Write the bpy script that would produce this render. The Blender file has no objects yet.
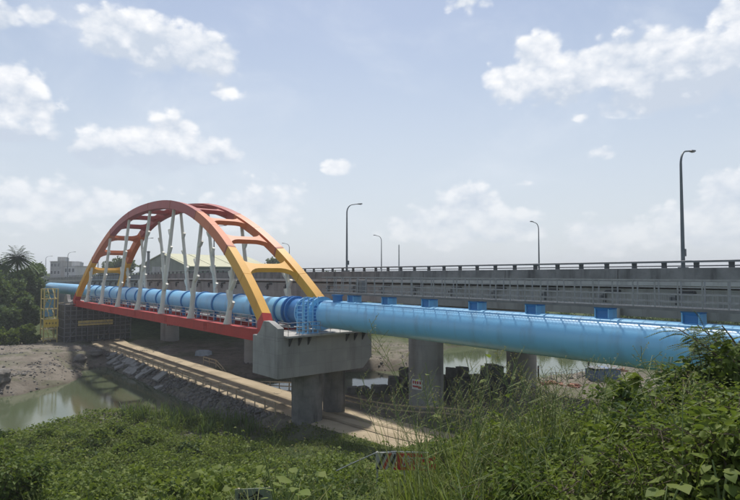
import bpy, bmesh, math, random
import numpy as np
from mathutils import Vector, Matrix
random.seed(7); rng = np.random.default_rng(7)
R = math.radians
scene = bpy.context.scene
COL = scene.collection
EYE = 15.5                      # camera height above the river level (z = 0)
TH = R(39.6)                    # heading of the pipe and of the highway, left of the view axis
CS, SN = math.cos(TH), math.sin(TH)
def W(p, s, z=0.0):             # bridge coordinates (across, along, height from eye level) to the world
    return Vector((p*CS - s*SN, p*SN + s*CS, z + EYE))

# ------------------------------------------------------------------ camera
cam_d = bpy.data.cameras.new('camera'); cam = bpy.data.objects.new('camera', cam_d); COL.objects.link(cam)
cam.location = (0, 0, EYE); cam.rotation_euler = (R(90 + 2.40), 0, 0)
cam_d.sensor_width = 36; cam_d.lens = 27.24; cam_d.clip_start = 0.1; cam_d.clip_end = 20000
scene.camera = cam

# ------------------------------------------------------------------ sky, sun, exposure
SUN_H = Vector((0.34*CS - 0.43*SN, 0.34*SN + 0.43*CS))        # horizontal run per metre of height
SUN_EL = math.atan2(1, SUN_H.length); SUN_AZ = math.atan2(SUN_H.x, SUN_H.y)
scene.view_settings.view_transform = 'Standard'; scene.view_settings.look = 'None'
scene.view_settings.gamma = 1; scene.view_settings.exposure = 0.20
world = bpy.data.worlds.new('World'); scene.world = world; world.use_nodes = True
SKY_STRENGTH = 0.10
def build_world():
    nt = world.node_tree; N = nt.nodes; L = nt.links; N.clear()
    out = N.new('ShaderNodeOutputWorld'); bg = N.new('ShaderNodeBackground'); L.new(bg.outputs[0], out.inputs[0])
    bg.inputs['Strength'].default_value = SKY_STRENGTH
    sky = N.new('ShaderNodeTexSky'); sky.sky_type = 'NISHITA'; sky.sun_disc = False
    sky.sun_elevation = SUN_EL; sky.sun_rotation = SUN_AZ; sky.altitude = 20
    sky.air_density = 1.0; sky.dust_density = 1.5; sky.ozone_density = 1.6
    tc = N.new('ShaderNodeTexCoord'); sep = N.new('ShaderNodeSeparateXYZ'); L.new(tc.outputs['Generated'], sep.inputs[0])
    def m(op, a, b=None, c=None, clamp=False):
        n = N.new('ShaderNodeMath'); n.operation = op; n.use_clamp = clamp
        for i, v in enumerate((a, b, c)):
            if v is None: continue
            if isinstance(v, (int, float)): n.inputs[i].default_value = v
            else: L.new(v, n.inputs[i])
        return n.outputs[0]
    az = m('ARCTAN2', sep.outputs[0], sep.outputs[1]); el = m('ARCSINE', sep.outputs[2])
    cmb = N.new('ShaderNodeCombineXYZ'); L.new(az, cmb.inputs[0]); L.new(el, cmb.inputs[1])
    ae = cmb.outputs[0]
    def vm(op, a, b):
        n = N.new('ShaderNodeVectorMath'); n.operation = op
        for i, v in enumerate((a, b)):
            if isinstance(v, tuple): n.inputs[i].default_value = v
            elif v is not None: L.new(v, n.inputs[i])
        return n
    def noise(scale, detail, rough, offset=(0, 0, 0), dist=0.0):
        v = vm('ADD', tc.outputs['Generated'], offset).outputs[0]
        v = vm('MULTIPLY', v, (1, 1, 1.5)).outputs[0]
        n = N.new('ShaderNodeTexNoise'); n.inputs['Scale'].default_value = scale; n.inputs['Detail'].default_value = detail
        n.inputs['Roughness'].default_value = rough; n.inputs['Distortion'].default_value = dist
        L.new(v, n.inputs['Vector']); return n.outputs[0]
    def pxae(x, y):
        a = R(2.40); u = (x-370)/560; v = (250-y)/560
        d = Vector((u, math.cos(a) - v*math.sin(a), math.sin(a) + v*math.cos(a))).normalized()
        return math.atan2(d.x, d.y), math.asin(d.z)
    # the clouds of the day: heaps of ellipses (x, y, half width, half height), each heap with a strength
    heaps = [
      (1.0, [(112,36,36,26),(160,48,60,28),(208,60,32,24)]), (.56, [(222,90,26,15)]),
      (1.0, [(8,92,52,30),(36,108,24,24),(4,132,58,12)]),
      (1.0, [(173,136,28,26),(146,150,64,24),(200,152,36,16),(98,152,28,18)]),
      (.75, [(42,18,24,12),(-10,16,36,16)]),
      (1.0, [(536,52,26,20),(516,80,30,22),(570,78,50,28),(645,66,66,36),(720,66,70,38),(680,92,90,18)]), (.55, [(578,118,20,7),(606,153,26,7)]),
      (.95, [(752,6,40,26)]), (.6, [(466,3,26,12)]), (.56, [(337,167,17,8)]), (.42, [(522,184,48,5)]),
      (.95, [(468,208,42,22),(436,228,64,22),(505,226,46,18)]),
      (.95, [(730,198,46,28),(700,226,84,28)]), (.75, [(605,236,64,20)]),
      (.72, [(60,206,130,32),(252,208,66,30)]),
    ]
    def sstep(v, a, b):
        n = N.new('ShaderNodeMapRange'); n.interpolation_type = 'SMOOTHSTEP'
        L.new(v, n.inputs[0])
        for i, q in ((1, a), (2, b)):
            if isinstance(q, (int, float)): n.inputs[i].default_value = q
            else: L.new(q, n.inputs[i])
        return n.outputs[0]
    allb = None; base = None
    for wt, hp in heaps:
        hv = None
        for b in hp:
            cx, cy = pxae(b[0], b[1]); x2, _y = pxae(b[0]+b[2], b[1]); _x, y2 = pxae(b[0], b[1]-b[3])
            sx, sy = 1/(abs(x2-cx)*1.55), 1/(abs(y2-cy)*1.55)
            mp = N.new('ShaderNodeMapping'); mp.inputs['Scale'].default_value = (sx, sy, 0); mp.inputs['Location'].default_value = (-cx*sx, -cy*sy, 0); L.new(ae, mp.inputs[0])
            g = N.new('ShaderNodeTexGradient'); g.gradient_type = 'SPHERICAL'; L.new(mp.outputs[0], g.inputs[0])
            hv = g.outputs['Fac'] if hv is None else m('SMOOTH_MAX', hv, g.outputs['Fac'], .15)
        if wt > .7 and len(hp) > 1 and hp[0][1] < 190:           # each heap's own base: soft and grey
            y0 = min(pxae(b[0], b[1]+b[3]*.9)[1] for b in hp); y1 = max(pxae(b[0], b[1]-b[3]*.9)[1] for b in hp)
            sh = m('MULTIPLY', sstep(el, y0 + (y1-y0)*.62, y0 - (y1-y0)*.05), sstep(hv, .10, .22))
            base = sh if base is None else m('MAXIMUM', base, sh)
        hv = m('MULTIPLY', hv, wt) if wt != 1.0 else hv
        allb = hv if allb is None else m('MAXIMUM', allb, hv)
    n1 = noise(7.5, 7, .60); n2 = noise(34, 4, .62, (3.1, 1.7, .4)); n3 = noise(4.2, 6, .6, (1.3, 4.2, .9), .5)
    nup = noise(7.5, 5, .60, (0.0, 0.0, .018))
    wn = vm('MULTIPLY', ae, (1, 1.25, 0))
    vo = N.new('ShaderNodeTexVoronoi'); vo.voronoi_dimensions = '2D'; vo.feature = 'F1'; vo.inputs['Scale'].default_value = 24; vo.inputs['Detail'].default_value = 1.0; vo.inputs['Roughness'].default_value = .55
    wj = N.new('ShaderNodeVectorMath'); wj.operation = 'MULTIPLY_ADD'; cb = N.new('ShaderNodeCombineXYZ'); L.new(n2, cb.inputs[0]); L.new(n1, cb.inputs[1]); L.new(cb.outputs[0], wj.inputs[0]); wj.inputs[1].default_value = (.03, .03, 0); L.new(wn.outputs[0], wj.inputs[2]); L.new(wj.outputs[0], vo.inputs['Vector'])
    bil = m('MULTIPLY_ADD', vo.outputs['Distance'], -.55, .27)     # rounded billows
    # the same fair-weather heaps go on all round, outside the view
    out_v = m('MAXIMUM', sstep(m('ABSOLUTE', az), R(38), R(48)), sstep(el, R(30), R(40)))
    allb = m('MAXIMUM', allb, m('MULTIPLY', out_v, m('MULTIPLY_ADD', n3, 3.2, -1.45)))
    dens = m('ADD', m('MULTIPLY_ADD', n1, 1.5, -1.02), m('MULTIPLY', allb, 1.55)); dens = m('ADD', dens, bil); dens = m('ADD', dens, m('MULTIPLY_ADD', n2, .30, -.15))
    alpha = m('MULTIPLY', sstep(dens, .02, m('MULTIPLY_ADD', base, .28, .46)), sstep(allb, .09, .17))
    veil = m('MULTIPLY', sstep(n3, .44, .78), .40)                # thin high cloud
    # light and shade within the heaps: lit where a heap ends upwards, grey in its body and base
    lit = m('MULTIPLY_ADD', m('SUBTRACT', n1, nup), 3.8, .84); lit = m('ADD', lit, m('MULTIPLY', dens, -.24)); lit = m('ADD', lit, m('MULTIPLY_ADD', bil, 1.2, -.05)); lit = m('ADD', lit, m('MULTIPLY', base, -.70)); lit = m('ADD', lit, m('MULTIPLY_ADD', n2, .3, -.15), clamp=True)
    cr = N.new('ShaderNodeMix'); cr.data_type = 'RGBA'; L.new(lit, cr.inputs[0])
    K = 1/SKY_STRENGTH
    cr.inputs[6].default_value = (.535*K, .60*K, .70*K, 1); cr.inputs[7].default_value = (.90*K, .905*K, .92*K, 1)
    # pale haze towards the horizon
    hz = N.new('ShaderNodeMapRange'); hz.interpolation_type = 'SMOOTHERSTEP'; L.new(el, hz.inputs[0])
    hz.inputs[1].default_value = R(40); hz.inputs[2].default_value = R(-4); hz.inputs[3].default_value = .0; hz.inputs[4].default_value = .85
    mh = N.new('ShaderNodeMix'); mh.data_type = 'RGBA'; L.new(hz.outputs[0], mh.inputs[0]); L.new(sky.outputs[0], mh.inputs[6]); mh.inputs[7].default_value = (.63*K, .68*K, .74*K, 1)
    mv = N.new('ShaderNodeMix'); mv.data_type = 'RGBA'; L.new(veil, mv.inputs[0]); L.new(mh.outputs[2], mv.inputs[6]); mv.inputs[7].default_value = (.71*K, .76*K, .83*K, 1)
    # clouds sink into the haze low down
    fade = N.new('ShaderNodeMapRange'); L.new(el, fade.inputs[0]); fade.inputs[1].default_value = R(0); fade.inputs[2].default_value = R(14); fade.inputs[3].default_value = .22; fade.inputs[4].default_value = .95
    mc = N.new('ShaderNodeMix'); mc.data_type = 'RGBA'; L.new(m('MULTIPLY', alpha, fade.outputs[0]), mc.inputs[0]); L.new(mv.outputs[2], mc.inputs[6]); L.new(cr.outputs[2], mc.inputs[7])
    L.new(mc.outputs[2], bg.inputs['Color'])
    world.cycles.sampling_method = 'MANUAL'; world.cycles.sample_map_resolution = 512
build_world()
sun_d = bpy.data.lights.new('sun', 'SUN'); sun = bpy.data.objects.new('sun', sun_d); COL.objects.link(sun)
cy = scene.cycles; cy.max_bounces = 6; cy.diffuse_bounces = 3; cy.glossy_bounces = 2; cy.transmission_bounces = 3; cy.transparent_max_bounces = 4
sun_d.energy = 3.3; sun_d.angle = R(2.6); sun_d.color = (1.0, .955, .88)
sun.rotation_euler = Vector((-SUN_H.x, -SUN_H.y, -1)).to_track_quat('-Z', 'Y').to_euler(); sun.location = (0, 60, 80)

# ------------------------------------------------------------------ materials
def new_mat(name):
    mt = bpy.data.materials.new(name); mt.use_nodes = True
    nt = mt.node_tree; nt.nodes.clear(); return mt, nt, nt.nodes, nt.links
def mixrgb(N, L, fac, a, b):
    n = N.new('ShaderNodeMix'); n.data_type = 'RGBA'
    for i, v in ((0, fac), (6, a), (7, b)):
        if isinstance(v, (tuple, list)): n.inputs[i].default_value = (*v, 1) if len(v) == 3 else v
        elif isinstance(v, (int, float)): n.inputs[i].default_value = v
        else: L.new(v, n.inputs[i])
    return n.outputs[2]
def noise_node(N, L, scale, detail=5, rough=.55, stretch=(1, 1, 1), space='pos'):
    if space == 'pos':
        src = N.new('ShaderNodeNewGeometry').outputs['Position']
    else:
        src = N.new('ShaderNodeTexCoord').outputs['Object']
    mp = N.new('ShaderNodeMapping'); mp.inputs['Scale'].default_value = stretch; L.new(src, mp.inputs[0])
    n = N.new('ShaderNodeTexNoise'); n.inputs['Scale'].default_value = scale; n.inputs['Detail'].default_value = detail; n.inputs['Roughness'].default_value = rough
    L.new(mp.outputs[0], n.inputs['Vector']); return n.outputs[0]
def ramp(N, L, v, a, b):
    n = N.new('ShaderNodeMapRange'); n.interpolation_type = 'SMOOTHSTEP'; L.new(v, n.inputs[0]); n.inputs[1].default_value = a; n.inputs[2].default_value = b; return n.outputs[0]
def surf(name, c1, c2, scale=1.0, rough=.8, stain=None, stain_amt=.5, stain_scale=.8, streak=True, bump=.0, bump_scale=20, metal=0, spec=.4, coat=0, space='obj', form=None):
    mt, nt, N, L = new_mat(name)
    out = N.new('ShaderNodeOutputMaterial'); b = N.new('ShaderNodeBsdfPrincipled'); L.new(b.outputs[0], out.inputs[0])
    c = mixrgb(N, L, ramp(N, L, noise_node(N, L, scale, 6, .6, space=space), .3, .7), c1, c2)
    if stain:
        st = ramp(N, L, noise_node(N, L, stain_scale, 5, .62, (1, 1, .16 if streak else 1), space), .48, .72)
        fm = N.new('ShaderNodeMath'); fm.operation = 'MULTIPLY'; L.new(st, fm.inputs[0]); fm.inputs[1].default_value = stain_amt
        c = mixrgb(N, L, fm.outputs[0], c, stain)
    if form:                                  # shutter joints left in the concrete
        o_ = N.new('ShaderNodeTexCoord').outputs['Object']; sp = N.new('ShaderNodeSeparateXYZ'); L.new(o_, sp.inputs[0]); ad = N.new('ShaderNodeMath'); ad.operation = 'ADD'; L.new(sp.outputs[0], ad.inputs[0]); L.new(sp.outputs[1], ad.inputs[1])
        cb = N.new('ShaderNodeCombineXYZ'); L.new(ad.outputs[0], cb.inputs[0]); L.new(sp.outputs[2], cb.inputs[1])
        bk = N.new('ShaderNodeTexBrick'); bk.offset = 0.0; bk.inputs['Scale'].default_value = 1.0; bk.inputs['Brick Width'].default_value = form[0]; bk.inputs['Row Height'].default_value = form[1]; bk.inputs['Mortar Size'].default_value = .012; bk.inputs['Mortar Smooth'].default_value = .3
        bk.inputs['Color1'].default_value = (.93,.93,.93,1); bk.inputs['Color2'].default_value = (1.05,1.05,1.04,1); bk.inputs['Mortar'].default_value = (.68,.67,.66,1); L.new(cb.outputs[0], bk.inputs['Vector'])
        mu = N.new('ShaderNodeMix'); mu.data_type = 'RGBA'; mu.blend_type = 'MULTIPLY'; mu.inputs[0].default_value = .85; L.new(c, mu.inputs[6]); L.new(bk.outputs['Color'], mu.inputs[7]); c = mu.outputs[2]
    L.new(c, b.inputs['Base Color']); b.inputs['Roughness'].default_value = rough; b.inputs['Metallic'].default_value = metal
    b.inputs['Specular IOR Level'].default_value = spec; b.inputs['Coat Weight'].default_value = coat; b.inputs['Coat Roughness'].default_value = .36
    if bump:
        bp = N.new('ShaderNodeBump'); bp.inputs['Strength'].default_value = bump; bp.inputs['Distance'].default_value = .05
        L.new(noise_node(N, L, bump_scale, 6, .6, space=space), bp.inputs['Height']); L.new(bp.outputs[0], b.inputs['Normal'])
    return mt
def leaf_mat(name, c1, c2, c3, trans=.35, rough=.62, tip=None):
    mt, nt, N, L = new_mat(name)
    out = N.new('ShaderNodeOutputMaterial')
    geo = N.new('ShaderNodeNewGeometry'); rpi = geo.outputs['Random Per Island']
    cr = N.new('ShaderNodeValToRGB'); L.new(rpi, cr.inputs[0]); e = cr.color_ramp.elements
    e[0].color = (*c1, 1); e[1].color = (*c3, 1); k = e.new(.5); k.color = (*c2, 1)
    big = ramp(N, L, noise_node(N, L, .35, 3, .6), .35, .7)
    c = mixrgb(N, L, big, cr.outputs[0], mixrgb(N, L, .5, cr.outputs[0], c3))
    b = N.new('ShaderNodeBsdfPrincipled'); L.new(c, b.inputs['Base Color']); b.inputs['Roughness'].default_value = rough; b.inputs['Specular IOR Level'].default_value = .22
    t = N.new('ShaderNodeBsdfTranslucent'); tcol = mixrgb(N, L, .5, c, (.22, .30, .03)); L.new(tcol, t.inputs[0])
    mx = N.new('ShaderNodeMixShader'); mx.inputs[0].default_value = trans; L.new(b.outputs[0], mx.inputs[1]); L.new(t.outputs[0], mx.inputs[2]); L.new(mx.outputs[0], out.inputs[0])
    return mt
M = {}
M['concrete'] = surf('concrete', (.27,.265,.25), (.34,.33,.31), .5, .85, (.13,.125,.115), .6, .7, bump=.25, bump_scale=6, form=(2.4,1.2))
M['concrete_new'] = surf('concrete_new', (.29,.29,.28), (.37,.365,.35), .35, .85, (.17,.165,.155), .6, .7, bump=.2, bump_scale=5, form=(1.8,1.2))
M['concrete_dirty'] = surf('concrete_dirty', (.15,.147,.14), (.25,.243,.23), .6, .9, (.05,.048,.046), .85, .9, bump=.3, bump_scale=6)
M['concrete_pale'] = surf('concrete_pale', (.38,.37,.35), (.46,.45,.42), .5, .85, (.17,.165,.15), .65, .8, bump=.2, bump_scale=6, form=(5.0,9))
M['column'] = surf('column_concrete', (.30,.295,.28), (.38,.37,.35), .35, .85, (.15,.14,.13), .65, .6, bump=.2, bump_scale=5, form=(50,1.5))
M['asphalt'] = surf('asphalt', (.045,.045,.047), (.06,.06,.06), 2, .9)
M['pipe_blue'] = surf('pipe_blue', (.20,.55,.86), (.22,.58,.88), .4, .44, (.18,.38,.56), .6, .9, bump=.02, bump_scale=2, spec=.5, coat=.7)
M['pipe_blue_dark'] = surf('pipe_blue_dark', (.04,.20,.48), (.055,.24,.54), .6, .45, (.03,.10,.26), .4, .6)
M['pipe_pale'] = surf('pipe_pale', (.16,.40,.66), (.20,.44,.70), .6, .4)
M['red'] = surf('red_paint', (.44,.028,.022), (.50,.035,.026), .5, .5, (.22,.02,.02), .4, .6)
M['rib_gold'] = surf('gold_paint', (.70,.355,.03), (.76,.39,.035), .5, .5, (.48,.22,.03), .35, .5)
M['rib_orange'] = surf('orange_paint', (.58,.155,.045), (.63,.175,.052), .5, .5, (.46,.16,.06), .35, .5)
M['rib_rose'] = surf('rose_paint', (.36,.055,.042), (.41,.065,.05), .5, .5, (.33,.08,.07), .4, .5)
M['joint'] = surf('joint_paint', (.36,.10,.06), (.40,.12,.07), 1, .6)
M['ivory'] = surf('ivory_paint', (.62,.61,.53), (.70,.69,.61), .6, .55, (.46,.45,.38), .4, .8)
M['galv'] = surf('galvanised', (.34,.36,.37), (.43,.45,.46), 3, .5, (.28,.28,.27), .4, 2, metal=.25)
M['steel_dark'] = surf('dark_steel', (.055,.058,.06), (.085,.088,.09), 2, .6, metal=.3)
M['steel_grey'] = surf('grey_steel', (.16,.165,.17), (.20,.205,.21), 2, .55, metal=.2)
M['lamp_pole'] = surf('lamp_pole_paint', (.13,.15,.165), (.17,.19,.20), 1, .5, metal=.3)
M['lamp_head'] = surf('lamp_head', (.10,.10,.11), (.13,.13,.14), 3, .5)
M['lens'] = surf('lamp_lens', (.55,.56,.55), (.6,.6,.6), 3, .3)
M['dusty_white'] = surf('dusty_white', (.42,.41,.37), (.50,.49,.45), 3, .7, (.25,.23,.19), .6, 4)
M['rut'] = surf('wheel_rut', (.30,.24,.16), (.37,.30,.20), .5, .95, (.23,.185,.12), .6, .6, streak=False, space='pos')
M['galv_dull'] = surf('dull_galvanised', (.28,.29,.295), (.35,.36,.365), 3, .6, (.18,.18,.18), .5, 2, metal=.2)
M['net'] = surf('scaffold_net', (.085,.085,.08), (.13,.13,.12), 1.2, .95, (.05,.05,.048), .5, 1)
M['yellow'] = surf('yellow_paint', (.62,.45,.06), (.70,.52,.09), 1.5, .6, (.40,.27,.05), .5, 1.5)
M['yellow_pale'] = surf('faded_yellow', (.55,.44,.16), (.62,.50,.20), 1.5, .7, (.36,.28,.10), .5, 1)
M['sand'] = surf('sandy_dirt', (.40,.325,.215), (.50,.41,.285), .18, .95, (.27,.215,.145), .6, .35, streak=False, bump=.5, bump_scale=3, space='pos')
M['wood'] = surf('weathered_wood', (.36,.29,.20), (.46,.38,.27), 2, .9, (.22,.18,.12), .5, 2)
M['rock'] = surf('grey_rock', (.14,.13,.115), (.22,.205,.185), .8, .95, (.09,.085,.078), .6, 1, streak=False, bump=.6, bump_scale=5, space='pos')
M['slab'] = surf('revetment_slab', (.27,.26,.24), (.36,.345,.315), .8, .95, (.15,.14,.125), .6, 1, streak=False, bump=.5, bump_scale=5, space='pos')
M['block'] = surf('dark_block', (.11,.11,.102), (.17,.168,.155), .9, .95, (.06,.062,.055), .6, 1, streak=False, bump=.5, bump_scale=5, space='pos')
M['white'] = surf('white_paint', (.74,.74,.72), (.80,.80,.78), 2, .5, (.55,.53,.48), .3, 2)
M['sign_red'] = surf('sign_red', (.45,.03,.035), (.52,.045,.045), 2, .5, (.3,.05,.04), .4, 3)
M['ink_red'] = surf('red_ink', (.42,.05,.05), (.46,.07,.06), 3, .6)
M['ink_black'] = surf('black_ink', (.02,.02,.025), (.03,.03,.035), 3, .6)
M['board'] = surf('greenish_board', (.19,.225,.175), (.24,.275,.215), 2, .8, (.11,.13,.09), .7, 3)
M['wall_grey'] = surf('render_grey', (.38,.37,.35), (.48,.47,.45), .3, .9, (.22,.21,.2), .5, .4)
M['wall_white'] = surf('render_white', (.55,.54,.52), (.63,.62,.60), .3, .9, (.35,.34,.32), .4, .4)
M['glass'] = surf('window_glass', (.035,.045,.055), (.06,.07,.08), 1, .15, spec=.6)
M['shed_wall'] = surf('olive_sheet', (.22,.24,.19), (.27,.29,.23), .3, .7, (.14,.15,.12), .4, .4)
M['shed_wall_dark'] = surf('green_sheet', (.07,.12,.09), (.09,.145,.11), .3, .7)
M['shed_roof'] = surf('cream_roof', (.50,.49,.32), (.56,.55,.37), .3, .7, (.40,.38,.25), .4, .5)
M['bark'] = surf('bark', (.12,.095,.065), (.18,.145,.10), 3, .95, bump=.6, bump_scale=12)
M['stalk'] = surf('green_stalk', (.12,.17,.05), (.18,.22,.08), 4, .7)
M['straw'] = surf('dry_stalk', (.36,.31,.17), (.44,.38,.22), 4, .8)
M['tarp_blue'] = surf('blue_tarp', (.10,.17,.30), (.16,.24,.38), 1.5, .6, (.3,.32,.34), .4, 1.2)
M['tarp_white'] = surf('pale_tarp', (.30,.36,.42), (.40,.45,.50), 1.2, .7)
M['debris'] = surf('rusty_debris', (.30,.14,.10), (.36,.20,.15), 2, .9)
M['cone'] = surf('cone_red', (.55,.06,.03), (.6,.08,.04), 2, .5)
M['leaf_vine'] = leaf_mat('vine_leaves', (0.0644, 0.1067, 0.0211), (0.1145, 0.1694, 0.0291), (0.1859, 0.2258, 0.0396), .34)
M['leaf_dark'] = leaf_mat('dark_leaves', (0.0286, 0.0572, 0.0198), (0.0495, 0.088, 0.0264), (0.0825, 0.1265, 0.0352), .28)
M['leaf_bush'] = leaf_mat('bush_leaves', (0.0492, 0.0862, 0.0207), (0.0913, 0.1417, 0.0284), (0.1544, 0.1971, 0.0388), .34)
M['leaf_tree'] = leaf_mat('tree_leaves', (0.0508, 0.087, 0.0348), (0.0798, 0.1276, 0.0493), (0.1305, 0.1812, 0.0725), .25)
M['leaf_light'] = leaf_mat('light_leaves', (0.0938, 0.1452, 0.0305), (0.1434, 0.1936, 0.0407), (0.1987, 0.2323, 0.0508), .42)
M['leaf_grass'] = leaf_mat('grass_blades', (0.0834, 0.122, 0.0281), (0.146, 0.183, 0.0448), (0.2503, 0.244, 0.0769), .38)
M['leaf_reed'] = leaf_mat('reed_blades', (0.057, 0.1035, 0.0311), (0.0931, 0.1449, 0.0465), (0.1449, 0.1914, 0.0621), .32)
M['leaf_far'] = leaf_mat('far_tree_leaves', (0.0473, 0.0788, 0.0315), (0.0683, 0.105, 0.0399), (0.0998, 0.1365, 0.0525), .25)
M['leaf_dry'] = leaf_mat('dry_leaves', (.22,.18,.07), (.27,.23,.10), (.33,.28,.13), .3)

# ------------------------------------------------------------------ mesh helpers
class MB:
    def __init__(s): s.v = []; s.f = []
    def add(s, vs, fs):
        o = len(s.v); s.v += [tuple(q) for q in vs]; s.f += [tuple(o+i for i in f) for f in fs]; return s
    def box(s, c, d, rot=None):
        x, y, z = d[0]/2, d[1]/2, d[2]/2
        vs = [Vector((i*x, j*y, k*z)) for i in (-1,1) for j in (-1,1) for k in (-1,1)]
        if rot: vs = [rot @ q for q in vs]
        c = Vector(c)
        return s.add([q + c for q in vs], [(0,1,3,2),(4,6,7,5),(0,4,5,1),(2,3,7,6),(0,2,6,4),(1,5,7,3)])
    def bar(s, a, b, w, h=None):
        a = Vector(a); b = Vector(b); d = b - a
        return s.box((a+b)/2, (w, d.length, h or w), d.to_track_quat('Y', 'Z').to_matrix())
    def tube(s, pts, r, n=8, cap=True):
        pts = [Vector(q) for q in pts]; rs = r if isinstance(r, (list, tuple)) else [r]*len(pts)
        o = len(s.v); ref = None
        for i, q in enumerate(pts):
            t = (pts[min(i+1, len(pts)-1)] - pts[max(i-1, 0)]).normalized()
            if ref is None: ref = t.orthogonal().normalized()
            ref = (ref - t*ref.dot(t)).normalized(); bi = t.cross(ref)
            for k in range(n):
                a = 2*math.pi*k/n; s.v.append(tuple(q + (ref*math.cos(a) + bi*math.sin(a))*rs[i]))
        for i in range(len(pts)-1):
            for k in range(n):
                s.f.append((o+i*n+k, o+i*n+(k+1) % n, o+(i+1)*n+(k+1) % n, o+(i+1)*n+k))
        if cap:
            s.f.append(tuple(o+k for k in reversed(range(n)))); s.f.append(tuple(o+(len(pts)-1)*n+k for k in range(n)))
        return s
    def prism(s, poly, y0, y1, axis='y'):     # polygon in (x, z), extruded along y
        n = len(poly)
        if axis == 'y': A = [(x, y0, z) for x, z in poly]; B = [(x, y1, z) for x, z in poly]
        elif axis == 'x': A = [(y0, x, z) for x, z in poly]; B = [(y1, x, z) for x, z in poly]
        else: A = [(x, z, y0) for x, z in poly]; B = [(x, z, y1) for x, z in poly]
        return s.add(A + B, [tuple(reversed(range(n))), tuple(range(n, 2*n))] + [(i, (i+1) % n, n+(i+1) % n, n+i) for i in range(n)])
    def mesh(s, name, mat, smooth=False, bevel=0):
        me = bpy.data.meshes.new(name); me.from_pydata(s.v, [], s.f); me.validate(); me.update()
        bm = bmesh.new(); bm.from_mesh(me); bmesh.ops.recalc_face_normals(bm, faces=bm.faces)
        if bevel: bmesh.ops.bevel(bm, geom=[e for e in bm.edges if len(e.link_faces) == 2 and e.calc_face_angle(0) > .5], offset=bevel, segments=2, profile=.6, affect='EDGES')
        bm.to_mesh(me); bm.free()
        me.materials.append(M[mat] if isinstance(mat, str) else mat)
        if smooth:
            me.shade_smooth()
            if smooth != 'all':
                me.set_sharp_from_angle(angle=R(40))
        return me
    def build(s, name, mat, parent=None, smooth=False, bevel=0):
        return link(name, s.mesh(name, mat, smooth, bevel), parent)
def link(name, me, parent=None, loc=None, rot=None):
    o = bpy.data.objects.new(name, me); COL.objects.link(o)
    if parent: o.parent = parent
    if loc is not None: o.location = loc
    if rot is not None: o.rotation_euler = rot
    return o
def tag(o, label=None, cat=None, group=None, kind=None):
    if label: o['label'] = label
    if cat: o['category'] = cat
    if group: o['group'] = group
    if kind: o['kind'] = kind
    return o
def thing(name, label, cat, loc=(0,0,0), rz=0.0, group=None):
    o = bpy.data.objects.new(name, None); COL.objects.link(o); o.empty_display_size = .2
    o.location = loc; o.rotation_euler = (0, 0, rz); return tag(o, label, cat, group)
def bthing(name, label, cat, p, s, z, group=None): return thing(name, label, cat, W(p, s, z), TH, group)
def copy_tree(o, parent=None):
    c = o.copy(); COL.objects.link(c)
    if parent: c.parent = parent
    for ch in o.children: copy_tree(ch, c)
    return c
def fast_mesh(name, V, F, mat):           # numpy vertices and equal-sized faces
    me = bpy.data.meshes.new(name); V = np.asarray(V, np.float32); F = np.asarray(F, np.int32); k = F.shape[1]
    me.vertices.add(len(V)); me.vertices.foreach_set('co', V.ravel())
    me.loops.add(F.size); me.loops.foreach_set('vertex_index', F.ravel())
    me.polygons.add(len(F)); me.polygons.foreach_set('loop_start', np.arange(0, F.size, k, dtype=np.int32)); me.polygons.foreach_set('loop_total', np.full(len(F), k, np.int32))
    me.update(calc_edges=True); me.validate(); me.materials.append(M[mat] if isinstance(mat, str) else mat); return me
def text_mesh(body, size, mat, depth=.004, bold=.0):
    cu = bpy.data.curves.new('lettering', 'FONT'); cu.body = body; cu.size = size; cu.extrude = depth; cu.offset = bold; cu.align_x = 'CENTER'; cu.align_y = 'CENTER'
    o = bpy.data.objects.new('lettering', cu); COL.objects.link(o)
    dg = bpy.context.evaluated_depsgraph_get(); me = bpy.data.meshes.new_from_object(o.evaluated_get(dg))
    bpy.data.objects.remove(o); me.materials.clear(); me.materials.append(M[mat]); return me

# ------------------------------------------------------------------ terrain
def gpx(x, y, z):                       # a measured point of the site: viewing ray met with a level z below the eye
    a = R(2.40); u = (x-370)/560; v = (250-y)/560
    d = Vector((u, math.cos(a) - v*math.sin(a), math.sin(a) + v*math.cos(a))); t = z/d.z
    return d.x*t, d.y*t
def wp(p, s): q = W(p, s); return q.x, q.y
POOL_A = [(-160,38),(-60,46),(-37,50),(-33,54.4),(-29.5,61.0),(-23,60),(-17,57.8),(-12,56.6), wp(26.7,51), wp(26.5,62), wp(26.8,72), wp(26.5,84), wp(26.3,94), wp(26.0,101),
          (-46,90),(-43.4,84.5),(-42.6,80),(-44.2,74.5),(-44.6,72),(-47,70.2),(-56,68),(-80,69),(-160,75)]
POOL_B = [(-22,76),(-13.3,73.8),(-8.8,70.3),(-3,68.2),(5,69.3),(10,73.8),(19.5,77),(24.5,80.7),(33.3,84.7),(46,96),(60,103),(110,118),(400,160),
          (400,215),(150,150),(51,125),(24,123.5),(16.5,118),(11.5,104),(9.0,96),(5.5,90),(-3.1,89),(-10.3,86),(-20,82)]
def sdist(X, Y, poly):                  # signed distance to a polygon, positive outside
    P = np.array(poly); Q = np.roll(P, -1, 0); d = np.full(X.shape, 1e9); ins = np.zeros(X.shape, bool)
    for (ax, ay), (bx, by) in zip(P, Q):
        ex, ey = bx-ax, by-ay; t = np.clip(((X-ax)*ex + (Y-ay)*ey)/(ex*ex+ey*ey), 0, 1)
        d = np.minimum(d, np.hypot(X-ax-t*ex, Y-ay-t*ey))
        c = ((ay > Y) != (by > Y)) & (X < ex*(Y-ay)/(ey if abs(ey) > 1e-9 else 1e-9) + ax); ins ^= c
    return np.where(ins, -d, d)
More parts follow.
